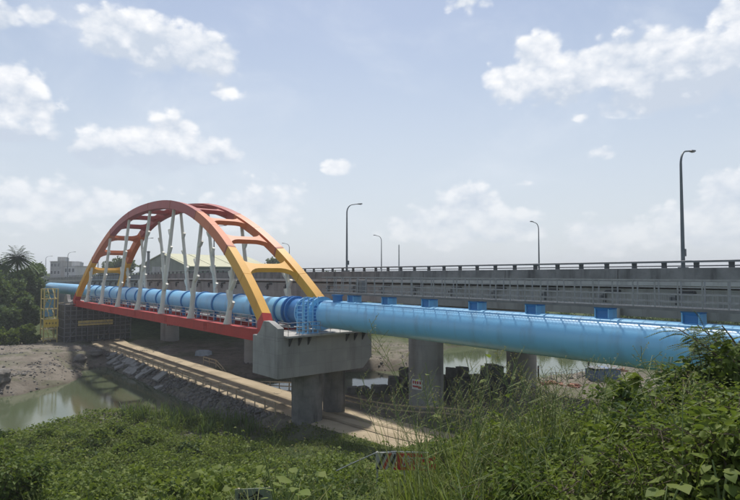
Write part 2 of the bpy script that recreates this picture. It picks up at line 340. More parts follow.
_ph = rng.uniform(0, 6.28, (40, 3)); _dr = rng.uniform(0, 6.28, 40)
def wob(X, Y, wl, k0=0, n=6):           # smooth wobble in about -1..1
    o = 0
    for i in range(n):
        a = _dr[(k0+i) % 40]; w = 2*math.pi/(wl*(.6 + .22*i)); o = o + np.sin((X*math.cos(a) + Y*math.sin(a))*w + _ph[(k0+i) % 40, 0])
    return o/n*1.5
def sm(v, a, b): t = np.clip((v-a)/(b-a), 0, 1); return t*t*(3-2*t)
ROAD = [(-30,62,),(-10,50),(8,42.5),(20,37.6),(30,34.6),(38,33.2),(46,32.6),(56,32.2),(75,32.0),(100,31.7),(118,31.5),(132,34),(150,40),(200,60)]   # (s, p)
def road_p(s): return np.interp(s, [q[0] for q in ROAD], [q[1] for q in ROAD])
def height(X, Y):
    X = np.asarray(X, float); Y = np.asarray(Y, float)
    P = X*CS + Y*SN; S = -X*SN + Y*CS
    ye = Y - 5.5*sm(X, 0.2, 5) + 2.2*sm(-X, 3, 12)
    prof = np.interp(ye, [-60,-6,1.5,4.5,9,16,26,38,50,57,64], [13.9,13.9,13.75,12.6,10.2,7.4,4.5,2.0,.9,.75,.9])
    prof = prof + sm(X,-8,2)*sm(Y,36,50)*.7
    prof = prof + .35*wob(X, Y, 9, 3)*sm(Y, 8, 20)*(1-sm(Y, 52, 60))
    far = sm(Y, 55, 62)
    h = prof*(1-far) + 1.5*far
    # mud flats on the far left, rising inland
    left = sm(-X, 40, 52)*sm(Y, 66, 76)
    h = h + left*(.3 + .25*wob(X, Y, 9, 9) + .8*sm(Y, 74, 88)*(1-sm(Y, 96, 108)))
    h = h + sm(Y, 118, 170)*2.2 + .18*wob(X, Y, 3.1, 15)*sm(Y, 60, 70)
    # the haul road lies on a level causeway
    rd = np.abs(P - road_p(S)); k = (1-sm(rd, 3.6, 5.2))*(1-sm(-S, -22, -8)); h = h*(1-k) + 1.5*k
    sd = np.minimum(sdist(X, Y, POOL_A), sdist(X, Y, POOL_B)) + .35*wob(X, Y, 4, 20)*(1-k)
    cause = (P > 25) & (P < 30) & (S > 48) & (S < 108)
    shore = np.where(sd > 0, sd*np.where(cause, .85, .55) + .02, np.maximum(sd*.5, -2.5))
    # the far bank beyond the second pool is steep and undercut
    bank = sm(P, 47, 50)*sm(S, 52, 60); shore = np.where((sd > 0) & (bank > .5), sd*.9, shore)
    h = h + bank*(.1*sm(sd, 1, 9) + .25*wob(X, Y, 6, 4)*sm(sd, 4, 12))
    return np.minimum(h, shore)
def axis(breaks):
    out = []
    for a, b, st in breaks: out += list(np.arange(a, b, st))
    return np.array(out + [breaks[-1][1]])
gx = axis([(-1500,-1000,250),(-1000,-200,100),(-200,-80,10),(-80,60,.8),(60,200,7),(200,1000,100),(1000,1500,250)])
gy = axis([(-280,-40,60),(-40,0,5),(0,128,.8),(128,220,6),(220,1000,60),(1000,1500,250)])
GX, GY = np.meshgrid(gx, gy); GZ = height(GX, GY)
GZ = GZ + np.where((GY > 55) & (GY < 128) & (np.abs(GX) < 80), rng.normal(0, .05, GZ.shape), 0)
nx, ny = len(gx), len(gy); idx = np.arange(nx*ny).reshape(ny, nx)
F = np.stack([idx[:-1,:-1], idx[:-1,1:], idx[1:,1:], idx[1:,:-1]], -1).reshape(-1, 4)
def ground_mat():
    mt, nt, N, L = new_mat('ground_soil')
    out = N.new('ShaderNodeOutputMaterial'); b = N.new('ShaderNodeBsdfPrincipled'); L.new(b.outputs[0], out.inputs[0])
    mud = mixrgb(N, L, ramp(N, L, noise_node(N, L, .35, 8, .65), .3, .7), (.15,.13,.103), (.235,.208,.17))
    mud = mixrgb(N, L, ramp(N, L, noise_node(N, L, 1.6, 6, .7), .5, .75), mud, (.10,.085,.068))
    grass = mixrgb(N, L, ramp(N, L, noise_node(N, L, 1.2, 6, .7), .3, .7), (.035,.055,.016), (.09,.11,.035))
    geo = N.new('ShaderNodeNewGeometry'); sp = N.new('ShaderNodeSeparateXYZ'); L.new(geo.outputs['Position'], sp.inputs[0])
    # grass on the near embankment and inland, bare mud on the flats
    a = N.new('ShaderNodeMapRange'); L.new(sp.outputs[1], a.inputs[0]); a.inputs[1].default_value = 57; a.inputs[2].default_value = 47
    c = N.new('ShaderNodeMapRange'); L.new(sp.outputs[1], c.inputs[0]); c.inputs[1].default_value = 108; c.inputs[2].default_value = 124
    mx = N.new('ShaderNodeMath'); mx.operation = 'MAXIMUM'; L.new(a.outputs[0], mx.inputs[0]); L.new(c.outputs[0], mx.inputs[1])
    nz = ramp(N, L, noise_node(N, L, .16, 6, .65), .50, .60)
    ad = N.new('ShaderNodeMath'); ad.operation = 'MULTIPLY_ADD'; L.new(nz, ad.inputs[0]); ad.inputs[1].default_value = .45; L.new(mx.outputs[0], ad.inputs[2]); ad.use_clamp = True
    col = mixrgb(N, L, ad.outputs[0], mud, grass)
    # wet margin just above the water line
    wet = N.new('ShaderNodeMapRange'); L.new(sp.outputs[2], wet.inputs[0]); wet.inputs[1].default_value = .34; wet.inputs[2].default_value = .08; wet.inputs[4].default_value = .55
    col = mixrgb(N, L, wet.outputs[0], col, (.095,.078,.06))
    L.new(col, b.inputs['Base Color']); b.inputs['Roughness'].default_value = .95; b.inputs['Specular IOR Level'].default_value = .2
    bp = N.new('ShaderNodeBump'); bp.inputs['Strength'].default_value = .7; bp.inputs['Distance'].default_value = .12
    L.new(noise_node(N, L, 2.2, 8, .7), bp.inputs['Height']); L.new(bp.outputs[0], b.inputs['Normal'])
    return mt
M['ground'] = ground_mat()
g = link('ground', fast_mesh('ground', np.stack([GX, GY, GZ], -1).reshape(-1, 3), F, 'ground')); g.data.shade_smooth(); tag(g, 'muddy river flats and weedy embankment', kind='structure')
def water_mat():
    mt, nt, N, L = new_mat('murky_water')
    out = N.new('ShaderNodeOutputMaterial'); b = N.new('ShaderNodeBsdfPrincipled'); L.new(b.outputs[0], out.inputs[0])
    c = mixrgb(N, L, ramp(N, L, noise_node(N, L, .09, 4, .55), .3, .7), (.088,.108,.058), (.105,.122,.07))
    L.new(c, b.inputs['Base Color']); b.inputs['Roughness'].default_value = .06; b.inputs['IOR'].default_value = 1.33; b.inputs['Specular IOR Level'].default_value = .5
    bp = N.new('ShaderNodeBump'); bp.inputs['Strength'].default_value = .06; bp.inputs['Distance'].default_value = .05
    L.new(noise_node(N, L, 2.5, 4, .6), bp.inputs['Height']); L.new(bp.outputs[0], b.inputs['Normal'])
    return mt
M['water'] = water_mat()
river = link('river', fast_mesh('river', [(-300,30,0),(500,30,0),(500,260,0),(-300,260,0)], [(0,1,2,3)], 'water')); tag(river, 'murky green river water in two pools beside the causeway', kind='structure')
# haul road: a crowned sheet just above the causeway
ss = np.arange(14, 134, 1.2); V = []; 
for s in ss:
    pc = float(road_p(s))
    for i, o in enumerate((-3.3, -2.9, -1.2, 0, 1.2, 2.9, 3.3)):
        x, y = wp(pc + o + (.18*math.sin(s*.7+i) if abs(o) > 3 else 0), s)
        V.append((x, y, 1.5 + (.10 if abs(o) < 3 else -.02) + (.04 if abs(o) == 1.2 else 0)*-1))
k = len(ss); F = [(a*7+j, a*7+j+1, (a+1)*7+j+1, (a+1)*7+j) for a in range(k-1) for j in range(6)]
road = link('dirt_road', fast_mesh('dirt_road', V, F, 'sand')); road.data.shade_smooth(); tag(road, 'sandy haul road across the river bed', kind='structure')

for o in (-1.15, .75):                       # compacted wheel tracks
    V = []; F = []
    for i, s in enumerate(ss):
        pc = float(road_p(s)) + o + .12*math.sin(s*.21 + o)
        for q in (-1, 1):
            x, y = wp(pc + q*(.26 + .07*math.sin(s*1.3 + q)), s); V.append((x, y, 1.62))
    F = [(2*i, 2*i+1, 2*i+3, 2*i+2) for i in range(len(ss)-1)]
    link('wheel_track', fast_mesh('wheel_track', V, F, 'rut'), road)

# ------------------------------------------------------------------ highway viaduct
def zh(s): return .92 - .0035*min(s, 100) - .012*max(0, s-100)          # top of the guard rail
hw = bthing('highway_viaduct', 'long grey concrete road viaduct running behind the blue pipe', 'bridge', 40, 0, 0)
S_H = [-70,-45,-20] + [i*10 for i in range(0, 26)] + [300, 380, 480]
def sweep(poly, ss, zf=zh):
    mb = MB(); n = len(poly)
    for s in ss: mb.v += [(x, s, z + zf(s)) for x, z in poly]
    for i in range(len(ss)-1):
        for j in range(n): mb.f.append((i*n+j, i*n+(j+1) % n, (i+1)*n+(j+1) % n, (i+1)*n+j))
    mb.f.append(tuple(range(n))); mb.f.append(tuple((len(ss)-1)*n+j for j in reversed(range(n))))
    return mb
sweep([(-.06,-1.42),(22.56,-1.42),(22.56,-1.70),(21.1,-1.95),(1.6,-1.95),(-.06,-1.70)], S_H).build('deck_slab', 'concrete_pale', hw)
sweep([(.45,-1.41),(22.0,-1.41),(22.0,-1.38),(.45,-1.38)], S_H).build('carriageway', 'asphalt', hw)
for x in (.5, 5.4, 10.2, 15.0, 20.0):
    sweep([(x,-1.951),(x+1.5,-1.951),(x+1.35,-3.95),(x+.15,-3.95)], S_H).build('girder', 'concrete', hw)
pp = []
for i, s in enumerate(np.arange(-40, 250, 10.0)):                        # parapet panels with open joints
    a, b = s + .03, s + 9.97
    mb = sweep([(0,-1.415),(.40,-1.415),(.26,-.50),(.06,-.50)], [a, b]); mb.build('parapet_panel', 'concrete_dirty', hw)
    if i % 2 == 0:
        mb = sweep([(22.1,-1.415),(22.5,-1.415),(22.44,-.50),(22.24,-.50)], [a, s+19.97]); mb.build('parapet_panel', 'concrete_dirty', hw)
sweep([(.0,-1.415),(.40,-1.415),(.26,-.50),(.06,-.50)], [250, 300, 380, 480]).build('parapet_panel', 'concrete_dirty', hw)
sweep([(.06,-.14),(.30,-.14),(.30,-.02),(.24,.0),(.12,0),(.06,-.02)], S_H).build('guard_rail', 'steel_grey', hw)
sweep([(22.2,-.12),(22.44,-.12),(22.44,.0),(22.2,.0)], S_H).build('guard_rail', 'steel_grey', hw)
mb = MB(); mb.prism([(.10,-.495),(.26,-.495),(.23,-.3),(.26,-.142),(.10,-.142),(.13,-.3)], -.16, .16)
pm = mb.mesh('rail_post', 'steel_dark')
for s in np.arange(-16, 200, 2.05): link('rail_post', pm, hw, (0, s, zh(s)))
# drain hooks on the near girder
mb = MB().tube([(.6,-1.1,-2.15),(.36,-1.1,-2.15),(.36,-.1,-2.2),(.36,0,-2.3),(.36,0,-3.0)], .11, 8).box((.45,.2,-2.6),(.28,.5,.22))
dm = mb.mesh('drain_pipe', 'steel_dark')
for s in np.arange(-14.5, 190, 5.1): link('drain_pipe', dm, hw, (0, s, zh(s)))
mb = MB().tube([(.36,0,-3.3),(.36,0,-4.9)], .16, 8); dm = mb.mesh('downspout', 'concrete_pale')
for s in (-8.5, 1.7, 9.3, 14.5, 20.2): link('downspout', dm, hw, (0, s, zh(s)))
# bents: cap beam and two round columns
for s in (-32.8, 4.9, 42.6, 80.3, 118.0, 155.7, 193.4):
    z1 = zh(s) - 3.955
    mb = MB().prism([(.9,z1),(22.0,z1),(22.0,z1-1.0),(21.2,z1-2.0),(2,z1-2.0),(.9,z1-1.2)], s-1.3, s+1.3); mb.build('cap_beam', 'concrete', hw)
    for x in (3.0, 20.0):
        g0 = float(height(*wp(40+x, s))) - EYE
        c = MB().tube([(x,s,z1-1.99),(x,s,g0-1.5)], 1.85, 28).build('column', 'column', hw, smooth=True)
        if x == 3.0 and s in (42.6, 118.0):
            # painted notice on the column face, curved with it
            a0 = math.atan2(-wp(43, s)[1], -wp(43, s)[0]) - TH      # towards the camera, in bridge coordinates
            zc = g0 + (2.35 if s == 42.6 else 3.6)
            am = -.55 if s == 42.6 else .0
            def patch(u0, u1, v0, v1, off, mat, nm):
                mb = MB(); nseg = 6
                for i in range(nseg+1):
                    a = a0 + am + u0 + (u1-u0)*i/nseg
                    for v in (v0, v1): mb.v.append((x + (1.85+off)*math.cos(a), s + (1.85+off)*math.sin(a), zc + v))
                for i in range(nseg): mb.f.append((2*i, 2*i+2, 2*i+3, 2*i+1))
                return mb.build(nm, mat, c, smooth='all')
            if s == 42.6:
                patch(-.36, .36, -.42, .62, .012, 'white', 'notice_board')
                for q in range(4): patch(-.28+q*.15, -.18+q*.15, .16, .46, .02, 'ink_red', 'lettering')
                patch(-.30, .12, -.20, -.02, .02, 'ink_red', 'arrow'); patch(.10, .28, -.30, -.06, .02, 'ink_red', 'arrow')
            else:
                for r_ in range(2):
                    for q in range(3): patch(-.30+q*.22, -.16+q*.22, .3-r_*.8, .75-r_*.8, .015, 'ink_red', 'lettering')
# ------------------------------------------------------------------ street lamps on the viaduct
def make_lamp():
    t = thing('street_lamp', 'x', 'street lamp')
    MB().box((0,0,.06),(.5,.5,.12)).build('base_plate', 'lamp_pole', t)
    pts = [(0,0,.1),(0,0,3),(0,0,6.4),(0,0,7.1)] ; rs = [.13,.115,.085,.08]
    for i in range(1, 9):
        a = math.pi/2*i/8*.92; pts.append((1.0*(1-math.cos(a)), 0, 7.1+1.05*math.sin(a))); rs.append(.078-.003*i)
    pts.append((1.65,0,8.27)); rs.append(.05)
    MB().tube(pts, rs, 10).build('pole', 'lamp_pole', t, smooth=True)
    hd = MB().prism([(1.55,8.24),(1.62,8.33),(2.2,8.40),(2.32,8.36),(2.30,8.30),(1.9,8.24)], -.14, .14).build('lamp_head', 'lamp_head', t, bevel=.02)
    MB().box((2.0,0,8.245),(.4,.2,.03)).build('lens', 'lens', hd)
    MB().box((.16,0,1.1),(.2,.26,.5)).build('control_box', 'lamp_pole', t)
    return t
lamp = make_lamp(); first = True
near_l = [(15.7,'tall grey street lamp on the near parapet, closest and largest'),(53.3,'grey street lamp on the near parapet just right of the arch'),(90.9,'street lamp seen through the right half of the arch'),(128.5,'street lamp seen between the ivory hangers in the arch left half'),(166.1,'small distant street lamp close behind the arch left foot'),(203.7,'tiny street lamp beside the far apartment houses'),(241.3,'farthest tiny street lamp above the apartment houses')]
far_l = [(41.2,'street lamp on the far parapet, curving left, right of the picture centre'),(71.9,'street lamp on the far parapet, curving left, next to the thin mast'),(101.6,'small street lamp curving left beside the right arch rib')]
for lst, p, flip in ((near_l, 40.5, 0), (far_l, 62.0, math.pi)):
    for s, lb in lst:
        o = lamp if first else copy_tree(lamp); first = False
        o.location = W(p, s, zh(s) - .55); o.scale = (.76,)*3 if flip else (1, 1, 1); o.rotation_euler = (0, 0, TH + flip); tag(o, lb, 'street lamp', 'street lamps along the viaduct')

# ------------------------------------------------------------------ arch bridge carrying the pipe
PC, SC, LH, RISE, ZB, EXPO, W0, KI = 30.8, 87.0, 40.0, 16.0, -5.9, 2.34, 4.0, .105
ar = bthing('arch_bridge', 'red and gold steel tied arch bridge with ivory hangers carrying the blue pipe', 'bridge', PC, SC, 0)
def rib_pt(t, sg):                       # t along the span in metres
    z = RISE*(1 - abs(t/LH)**EXPO); return Vector((sg*(W0 - KI*z), t, ZB + z))
def rib_frame(t, sg):
    T = (rib_pt(min(t+.3, 39.99), sg) - rib_pt(max(t-.3, -39.99), sg)).normalized()
    lat = Vector((1, 0, sg*KI)); lat = (lat - T*lat.dot(T)).normalized(); return T, lat, lat.cross(T)
def rib_seg(t0, t1, sg, w, d, n):
    mb = MB()
    for i in range(n+1):
        t = t0 + (t1-t0)*i/n; T, l, u = rib_frame(t, sg); c = rib_pt(t, sg)
        mb.v += [tuple(c + l*a*w/2 + u*b*d/2) for a, b in ((-1,-1),(1,-1),(1,1),(-1,1))]
    for i in range(n):
        for j in range(4): mb.f.append((4*i+j, 4*i+(j+1) % 4, 4*i+4+(j+1) % 4, 4*i+4+j))
    mb.f += [(3,2,1,0), (4*n, 4*n+1, 4*n+2, 4*n+3)]; return mb
cuts = [-38.2,-33.5,-29,-24,-19,-9.5,0,9.5,19,24,29,33.5,38.2]
for sg in (-1, 1):
    for a, b in zip(cuts[:-1], cuts[1:]):
        mid = abs((a+b)/2); mt = 'rib_gold' if mid > 29 else 'rib_orange' if mid > 19 else 'rib_rose'
        rib_seg(a+.02, b-.02, sg, .95, 1.15, 8).build('rib_segment', mt, ar, smooth=True)
    for cpos in (-29,-19,-9.5,0,9.5,19,29):
        rib_seg(cpos-.14, cpos+.14, sg, .99, 1.19, 1).build('joint_band', 'joint', ar)
    for e in (-1, 1):                    # red feet, splayed towards the girder
        mb = MB(); A = rib_pt(e*38.2, sg); T, l, u = rib_frame(e*38.2, sg)
        top = [A + l*a*.5 + u*b*.6 for a, b in ((-1,-1),(1,-1),(1,1),(-1,1))]
        mid_ = [Vector((sg*W0 + a*.55, e*(38.9 + .75*b), -5.3)) for a, b in ((-1,-1),(1,-1),(1,1),(-1,1))]
        bot = [Vector((sg*W0 + a*.6, e*(39.2 + 1.3*b), -6.75)) for a, b in ((-1,-1),(1,-1),(1,1),(-1,1))]
        mb.add(top + mid_ + bot, [(j+4*q, (j+1) % 4+4*q, (j+1) % 4+4+4*q, j+4+4*q) for q in range(2) for j in range(4)] + [(0,1,2,3), (8,9,10,11)])
        mb.build('rib_foot', 'red', ar, bevel=.02)
    # tie girder in bolted lengths
    for a, b in zip((-38,-25.5,-12.8,0,12.8,25.5), (-25.5,-12.8,0,12.8,25.5,38)):
        mb = MB().prism([(sg*W0-.45,-5.45),(sg*W0+.45,-5.45),(sg*W0+.45,-5.55),(sg*W0+.38,-5.55),(sg*W0+.38,-6.45),(sg*W0+.45,-6.45),(sg*W0+.45,-6.58),(sg*W0-.45,-6.58),(sg*W0-.45,-6.45),(sg*W0-.38,-6.45),(sg*W0-.38,-5.55),(sg*W0-.45,-5.55)], a+.012, b-.012)
        mb.build('tie_girder', 'red', ar)
    spl = MB().box((0,0,-6.02),(.80,.9,.78)); 
    for yy in (-.36,-.22,-.08,.08,.22,.36):
        for zz in (-5.75,-5.9,-6.15,-6.3): spl.box((-.41,yy,zz),(.03,.05,.05))
    spm_ = spl.mesh('splice_plate', 'red')
    for t in (-25.5,-12.8,0,12.8,25.5): link('splice_plate', spm_, ar, (sg*W0, t, 0))
# hangers like pollarded trunks with branch stubs
for sg in (-1, 1):
    for i in range(7):
        t = (i-3)*10.2; tp = rib_pt(t, sg) - rib_frame(t, sg)[2]*.5; b = Vector((sg*W0, t, -5.44)); ax = tp - b; ln = ax.length
        sway = .16*math.sin(i*1.7+sg)
        pts = [b, b + Vector((0,0,.25)), b + ax*(.9/ln) , b + ax*.3 + Vector((0,sway,0)), b + ax*.6 + Vector((0,-sway,0)), tp]
        mb = MB().tube(pts, [.50,.43,.31,.28,.25,.22], 10); h_ = mb.build('hanger', 'ivory', ar, smooth=True)
        for q, (fr, sd, up) in enumerate(((.22,1,.75),(.38,-1,.7),(.56,1,.65),(.74,-1,.6))):
            if ln*fr > ln-1.6 or ln < 5 and q > 1: continue
            sd = sd*(1 if i % 2 else -1); o = b + ax*fr; lo = .95 + .25*math.sin(i*3+q)
            MB().tube([o, o + Vector((-.05*sg, sd*.48, up*.62*lo)), o + Vector((-.08*sg, sd*.80, up*1.35*lo))], [.24,.22,.20], 8).build('branch_stub', 'ivory', h_, smooth=True)
# cross struts with haunched ends
for t in (-32,-26.6,-21.2,-15.8,-10.4,-5,5,10.4,15.8,21.2,26.6,32):
    c = (rib_pt(t,-1) + rib_pt(t,1))/2; T, l, u = rib_frame(t, 1); hwid = abs(rib_pt(t,1).x) - .45; X = Vector((1,0,0)); U = X.cross(T)
    prof = []
    for k in range(13):
        x = -hwid + 2*hwid*k/12; e = max(0, abs(x)/hwid - .35)/.65; prof.append((x, .42 + .95*e**2.6))
    mb = MB(); n = len(prof)
    for x, hh in prof:
        for a in (-1, 1):
            for d in (-1, 1): mb.v.append(tuple(c + X*x + T*a*hh + U*(d*.28)))
    for k in range(n-1):
        o = 4*k; q = o+4
        for a, b in ((0,1),(1,3),(3,2),(2,0)): mb.f.append((o+a, o+b, q+b, q+a))
    mb.f += [(0,1,3,2), (4*n-4, 4*n-2, 4*n-1, 4*n-3)]
    mb.build('cross_strut', 'rib_gold' if abs(t) > 29 else 'rib_orange' if abs(t) > 19 else 'rib_rose', ar)
for t in np.arange(-36.5, 37, 5.1): MB().prism([(-3.6,-5.9),(3.6,-5.9),(3.6,-6.4),(-3.6,-6.4)], t-.18, t+.18).build('floor_beam', 'red', ar)
MB().box((-2.55,0,-5.84),(2.0,76,.08)).build('walkway_plate', 'steel_grey', ar)
MB().box((2.2,0,-5.84),(1.2,76,.08)).build('walkway_plate', 'steel_grey', ar)
# walkway railing behind the near girder
for x in (-3.35, 3.35):
    rl = MB()
    for z in (-5.0,-4.65,-4.3): rl.tube([(x,-38,z),(x,38,z)], .035, 6)
    rl.build('handrail', 'galv', ar)
    pmz = MB().box((x,0,-5.05),(.07,.07,1.55)).mesh('handrail_post', 'galv')
    for t in np.arange(-37.5, 38, 1.7): link('handrail_post', pmz, ar, (0, t, 0))

# ------------------------------------------------------------------ the blue water pipe
RP, ZP = 1.30, -3.83
pi_ = bthing('water_pipe', 'huge sky blue steel water pipe crossing the whole picture', 'pipe', PC, 0, ZP)
def pipe_run(a, b, mat, r=RP, nm='pipe_barrel'):
    return MB().tube([(0,a,0),(0,b,0)], r, 64).build(nm, mat, pi_, smooth=True)
runs = [-60,-36,-12,6,24.0,37.5]
for a, b in zip(runs[:-1], runs[1:]): pipe_run(a+.006, b-.006, 'pipe_blue')
pipe_run(37.506, 43.6, 'pipe_blue')
for s in (37.5,): MB().tube([(0,s-.03,0),(0,s+.03,0)], RP+.006, 64).build('weld_seam', 'pipe_blue', pi_, smooth=True)
for s in (24.0, 6.0, -12.0, 30.0, 18.0, 12.0, 0.0): MB().tube([(0,s-.02,0),(0,s+.02,0)], RP+.005, 64).build('weld_seam', 'pipe_blue', pi_, smooth=True)
rr = list(np.arange(51.3, 128, 5.1))
pipe_run(44.6, 50.0, 'pipe_blue_dark', 1.26, 'expansion_joint')
for a, b in zip([50.0]+rr, rr+[131.0]): pipe_run(a+.005, b-.005, 'pipe_blue')
pipe_run(131.0, 176, 'pipe_blue')
# elbow at the far end
pts = [(0,176,0)] + [(0, 176+2.4*math.sin(a), -2.4*(1-math.cos(a))) for a in np.linspace(.2, math.pi/2, 7)] + [(0,178.4,-9)]
MB().tube(pts, RP, 40).build('elbow', 'pipe_blue', pi_, smooth=True)
for s in rr:                                   # stiffening rings with a bearing foot
    rg = MB(); prof = [(RP-.02,-.14),(RP+.13,-.14),(RP+.13,.14),(RP-.02,.14)]
    n = 48
    for k in range(n):
        a = 2*math.pi*k/n
        for r_, y in prof: rg.v.append((r_*math.cos(a), s+y, r_*math.sin(a)))
    for k in range(n):
        for j in range(4): rg.f.append((4*k+j, 4*k+(j+1) % 4, 4*((k+1) % n)+(j+1) % 4, 4*((k+1) % n)+j))
    o = rg.build('ring', 'pipe_blue_dark', pi_, smooth=True)
    for x in (-.9, .9): MB().box((x,s,-1.45),(.3,.3,1.05)).build('saddle_leg', 'pipe_blue_dark', o)
def flange(s, r0, r1, th, mat):
    mb = MB(); n = 56
    for k in range(n):
        a = 2*math.pi*k/n
        for r_, y in ((r0,-th/2),(r1,-th/2),(r1,th/2),(r0,th/2)): mb.v.append((r_*math.cos(a), s+y, r_*math.sin(a)))
    for k in range(n):
        for j in range(4): mb.f.append((4*k+j, 4*k+(j+1) % 4, 4*((k+1) % n)+(j+1) % 4, 4*((k+1) % n)+j))
    o = mb.build('flange', mat, pi_, smooth=True); return o
for s, r1, mt in ((49.6,1.52,'pipe_blue_dark'),(48.9,1.52,'pipe_blue_dark'),(47.0,1.50,'pipe_blue'),(45.6,1.50,'pipe_pale'),(44.4,1.62,'pipe_blue')):
    fl = flange(s, 1.2, r1, .16, mt)
    bm_ = MB().tube([(0,-.16,0),(0,.16,0)], .05, 6).mesh('bolt', 'pipe_blue_dark')
    if r1 < 1.6:
        for k in range(20): a = 2*math.pi*k/20; link('bolt', bm_, fl, (1.41*math.cos(a), s, 1.41*math.sin(a)))
# saddle blocks carrying the catwalk
blk = MB(); 
for (z0, w0_, z1, w1_) in ((1.18,.34,1.72,.34), (1.72,.34,1.86,.46), (1.86,.46,1.93,.46)):
    vs = [(x*w, y*w*1.02, z) for z, w in ((z0,w0_),(z1,w1_)) for x, y in ((-1,-1),(1,-1),(1,1),(-1,1))]
    blk.add(vs, [(0,1,2,3),(4,5,6,7)] + [(j,(j+1)%4,(j+1)%4+4,j+4) for j in range(4)])
bmesh_ = blk.mesh('saddle_block', 'pipe_blue_dark')
sp_ = MB()
for y in (-.40, .40): sp_.box((0,y,1.45),(.95,.05,.8))
spm = sp_.mesh('gusset_plate', 'pipe_blue')
for k in range(-9, 7):
    o = link('saddle_block', bmesh_, pi_, (.30, 11.6 + 4.7*k, -.03)); link('gusset_plate', spm, o)
MB().tube([(.62,-60,1.22),(.62,42,1.22)], .07, 8).build('conduit', 'pipe_pale', pi_, smooth=True)
# manhole and the blue anti-climb frame at the pier
MB().tube([(-.1,41.8,1.1),(-.1,41.8,1.75)], .45, 20).tube([(-.1,41.8,1.75),(-.1,41.8,1.88)], .56, 20).build('manhole', 'pipe_blue_dark', pi_, smooth=True)
gd = MB()
for x in (-2.5,-1.95,-1.4,-.85): gd.tube([(x,43.9,-1.85),(x,43.9,1.2-.0*x),(x*.93,43.9,1.65)], .075, 6)
for z in np.arange(-1.7, 1.5, .32): gd.bar((-2.5,43.9,z),(-.85,43.9,z),.07)
gd.build('climb_guard', 'pipe_blue', pi_)
gd = MB()
for x in (-2.5,-1.7):  gd.tube([(x,44.9,-1.95),(x,44.9,1.2)], .05, 6)
for z in np.arange(-1.7, 1.3, .36): gd.bar((-2.5,44.9,z),(-1.7,44.9,z),.06)
for z in np.arange(-1.7, 1.5, .64): gd.bar((-2.5,43.9,z),(-2.5,44.9,z),.06)
gd.build('climb_guard', 'pipe_blue', pi_)

# ------------------------------------------------------------------ catwalk on top of the pipe
cw = bthing('catwalk', 'galvanised steel catwalk with railings on top of the blue pipe', 'catwalk', PC+.32, 0, -1.9)
C0, C1 = -55.0, 44.0
gt = MB()
for x in np.linspace(-.52, .52, 9): gt.box((x,(C0+C1)/2,.13),(.018,C1-C0,.05))
for s in np.arange(C0+.2, C1, .6): gt.box((0,s,.125),(1.1,.02,.04))
gt.build('deck_grating', 'galv_dull', cw)
for x in (-.62, .62): MB().box((x,(C0+C1)/2,.06),(.12,C1-C0,.16)).build('edge_beam', 'steel_grey', cw)
pst = MB().box((0,0,.82),(.06,.06,1.38)).mesh('post', 'galv_dull')
for x in (-.66, .66):
    MB().box((x,(C0+C1)/2,1.54),(.09,C1-C0,.08)).build('top_rail', 'galv_dull', cw)
    for z in (1.18, .80, .42): MB().box((x,(C0+C1)/2,z),(.035,C1-C0,.045)).build('mid_rail', 'galv_dull', cw)
    for s in np.arange(C0+.4+(.35 if x > 0 else 0), C1, 1.15):
        link('post', pst, cw, (x, s, 0))
    wm = MB()
    for s in np.arange(C0+.4, C1, .23): wm.box((x,s,.42),(.012,.014,.76))
    tag(wm.build('mesh_infill', 'galv_dull', cw), kind='stuff')
for s in np.arange(C0, C1, 4.7): MB().box((0,s,.06),(1.2,.1,.12)).build('cross_bearer', 'steel_grey', cw)
for o_, s_ in ((.3, 39.5),(.2, 38.9)): MB().box((o_,s_,.75),(.5,.35,1.1)).build('junction_box', 'steel_grey', cw, bevel=.02)

# ------------------------------------------------------------------ piers of the pipe bridge
def pier(label, s0, sgn, cols, nm):
    t = bthing('bridge_pier', label, 'pier', PC, s0, 0, 'piers of the arch bridge')
    y0, y1 = -2.3, 2.3
    # cap with sloping lower corners
    mb = MB().prism([(-5.4,-5.75),(5.4,-5.75),(5.4,-8.3),(4.3,-9.35),(-5.4,-9.35)], y0, y1); mb.build('pier_cap', nm, t, bevel=.05)
    # upstand block at the near end, stepped
    yy = 1 if sgn > 0 else -1
    mb = MB().prism([(yy*-2.3,-5.748),(yy*-2.3,-4.9),(yy*-.7,-4.35),(yy*.3,-4.35),(yy*1.0,-5.3),(yy*1.6,-5.748)], -5.38, -4.75, 'x'); mb.build('upstand', nm, t, bevel=.03)
    mb = MB().prism([(yy*-2.3,-5.748),(yy*-2.3,-4.9),(yy*-.7,-4.35),(yy*.3,-4.35),(yy*1.0,-5.3),(yy*1.6,-5.748)], 4.75, 5.38, 'x'); mb.build('upstand', nm, t, bevel=.03)
    MB().box((0,-sgn*.3,-5.66),(9.4,5.2,.16)).build('bearing_ledge', 'concrete_pale', t)
    for x in (-4.2,-3.2,-2.2, 2.2, 3.2, 4.2):
        MB().prism([(-sgn*2.3,-5.76),(-sgn*2.88,-5.76),(-sgn*2.3,-6.55)], x-.06, x+.06, 'x').build('bracket', 'steel_dark', t)
    for (x, y, r_) in cols:
        g0 = float(height(*wp(PC+x, s0+y))) - EYE
        MB().tube([(x,y,-9.34),(x,y,-11.5),(x,y,-11.52),(x,y,g0-1.2)], [r_,r_,r_*.985,r_*.985], 28).build('column', nm if nm != 'concrete_new' else 'concrete_dirty', t, smooth=True)
    for a in (-1, 1):
        MB().box((a*W0,sgn*1.0,-6.2+.55),(1.1,1.2,.3)).build('bearing', 'steel_dark', t)
    return t
pn = pier('pale concrete hammerhead pier under the near end of the arch', 45.8, 1, [(-.9,-.2,1.5),(3.2,1.1,1.15)], 'concrete_new')
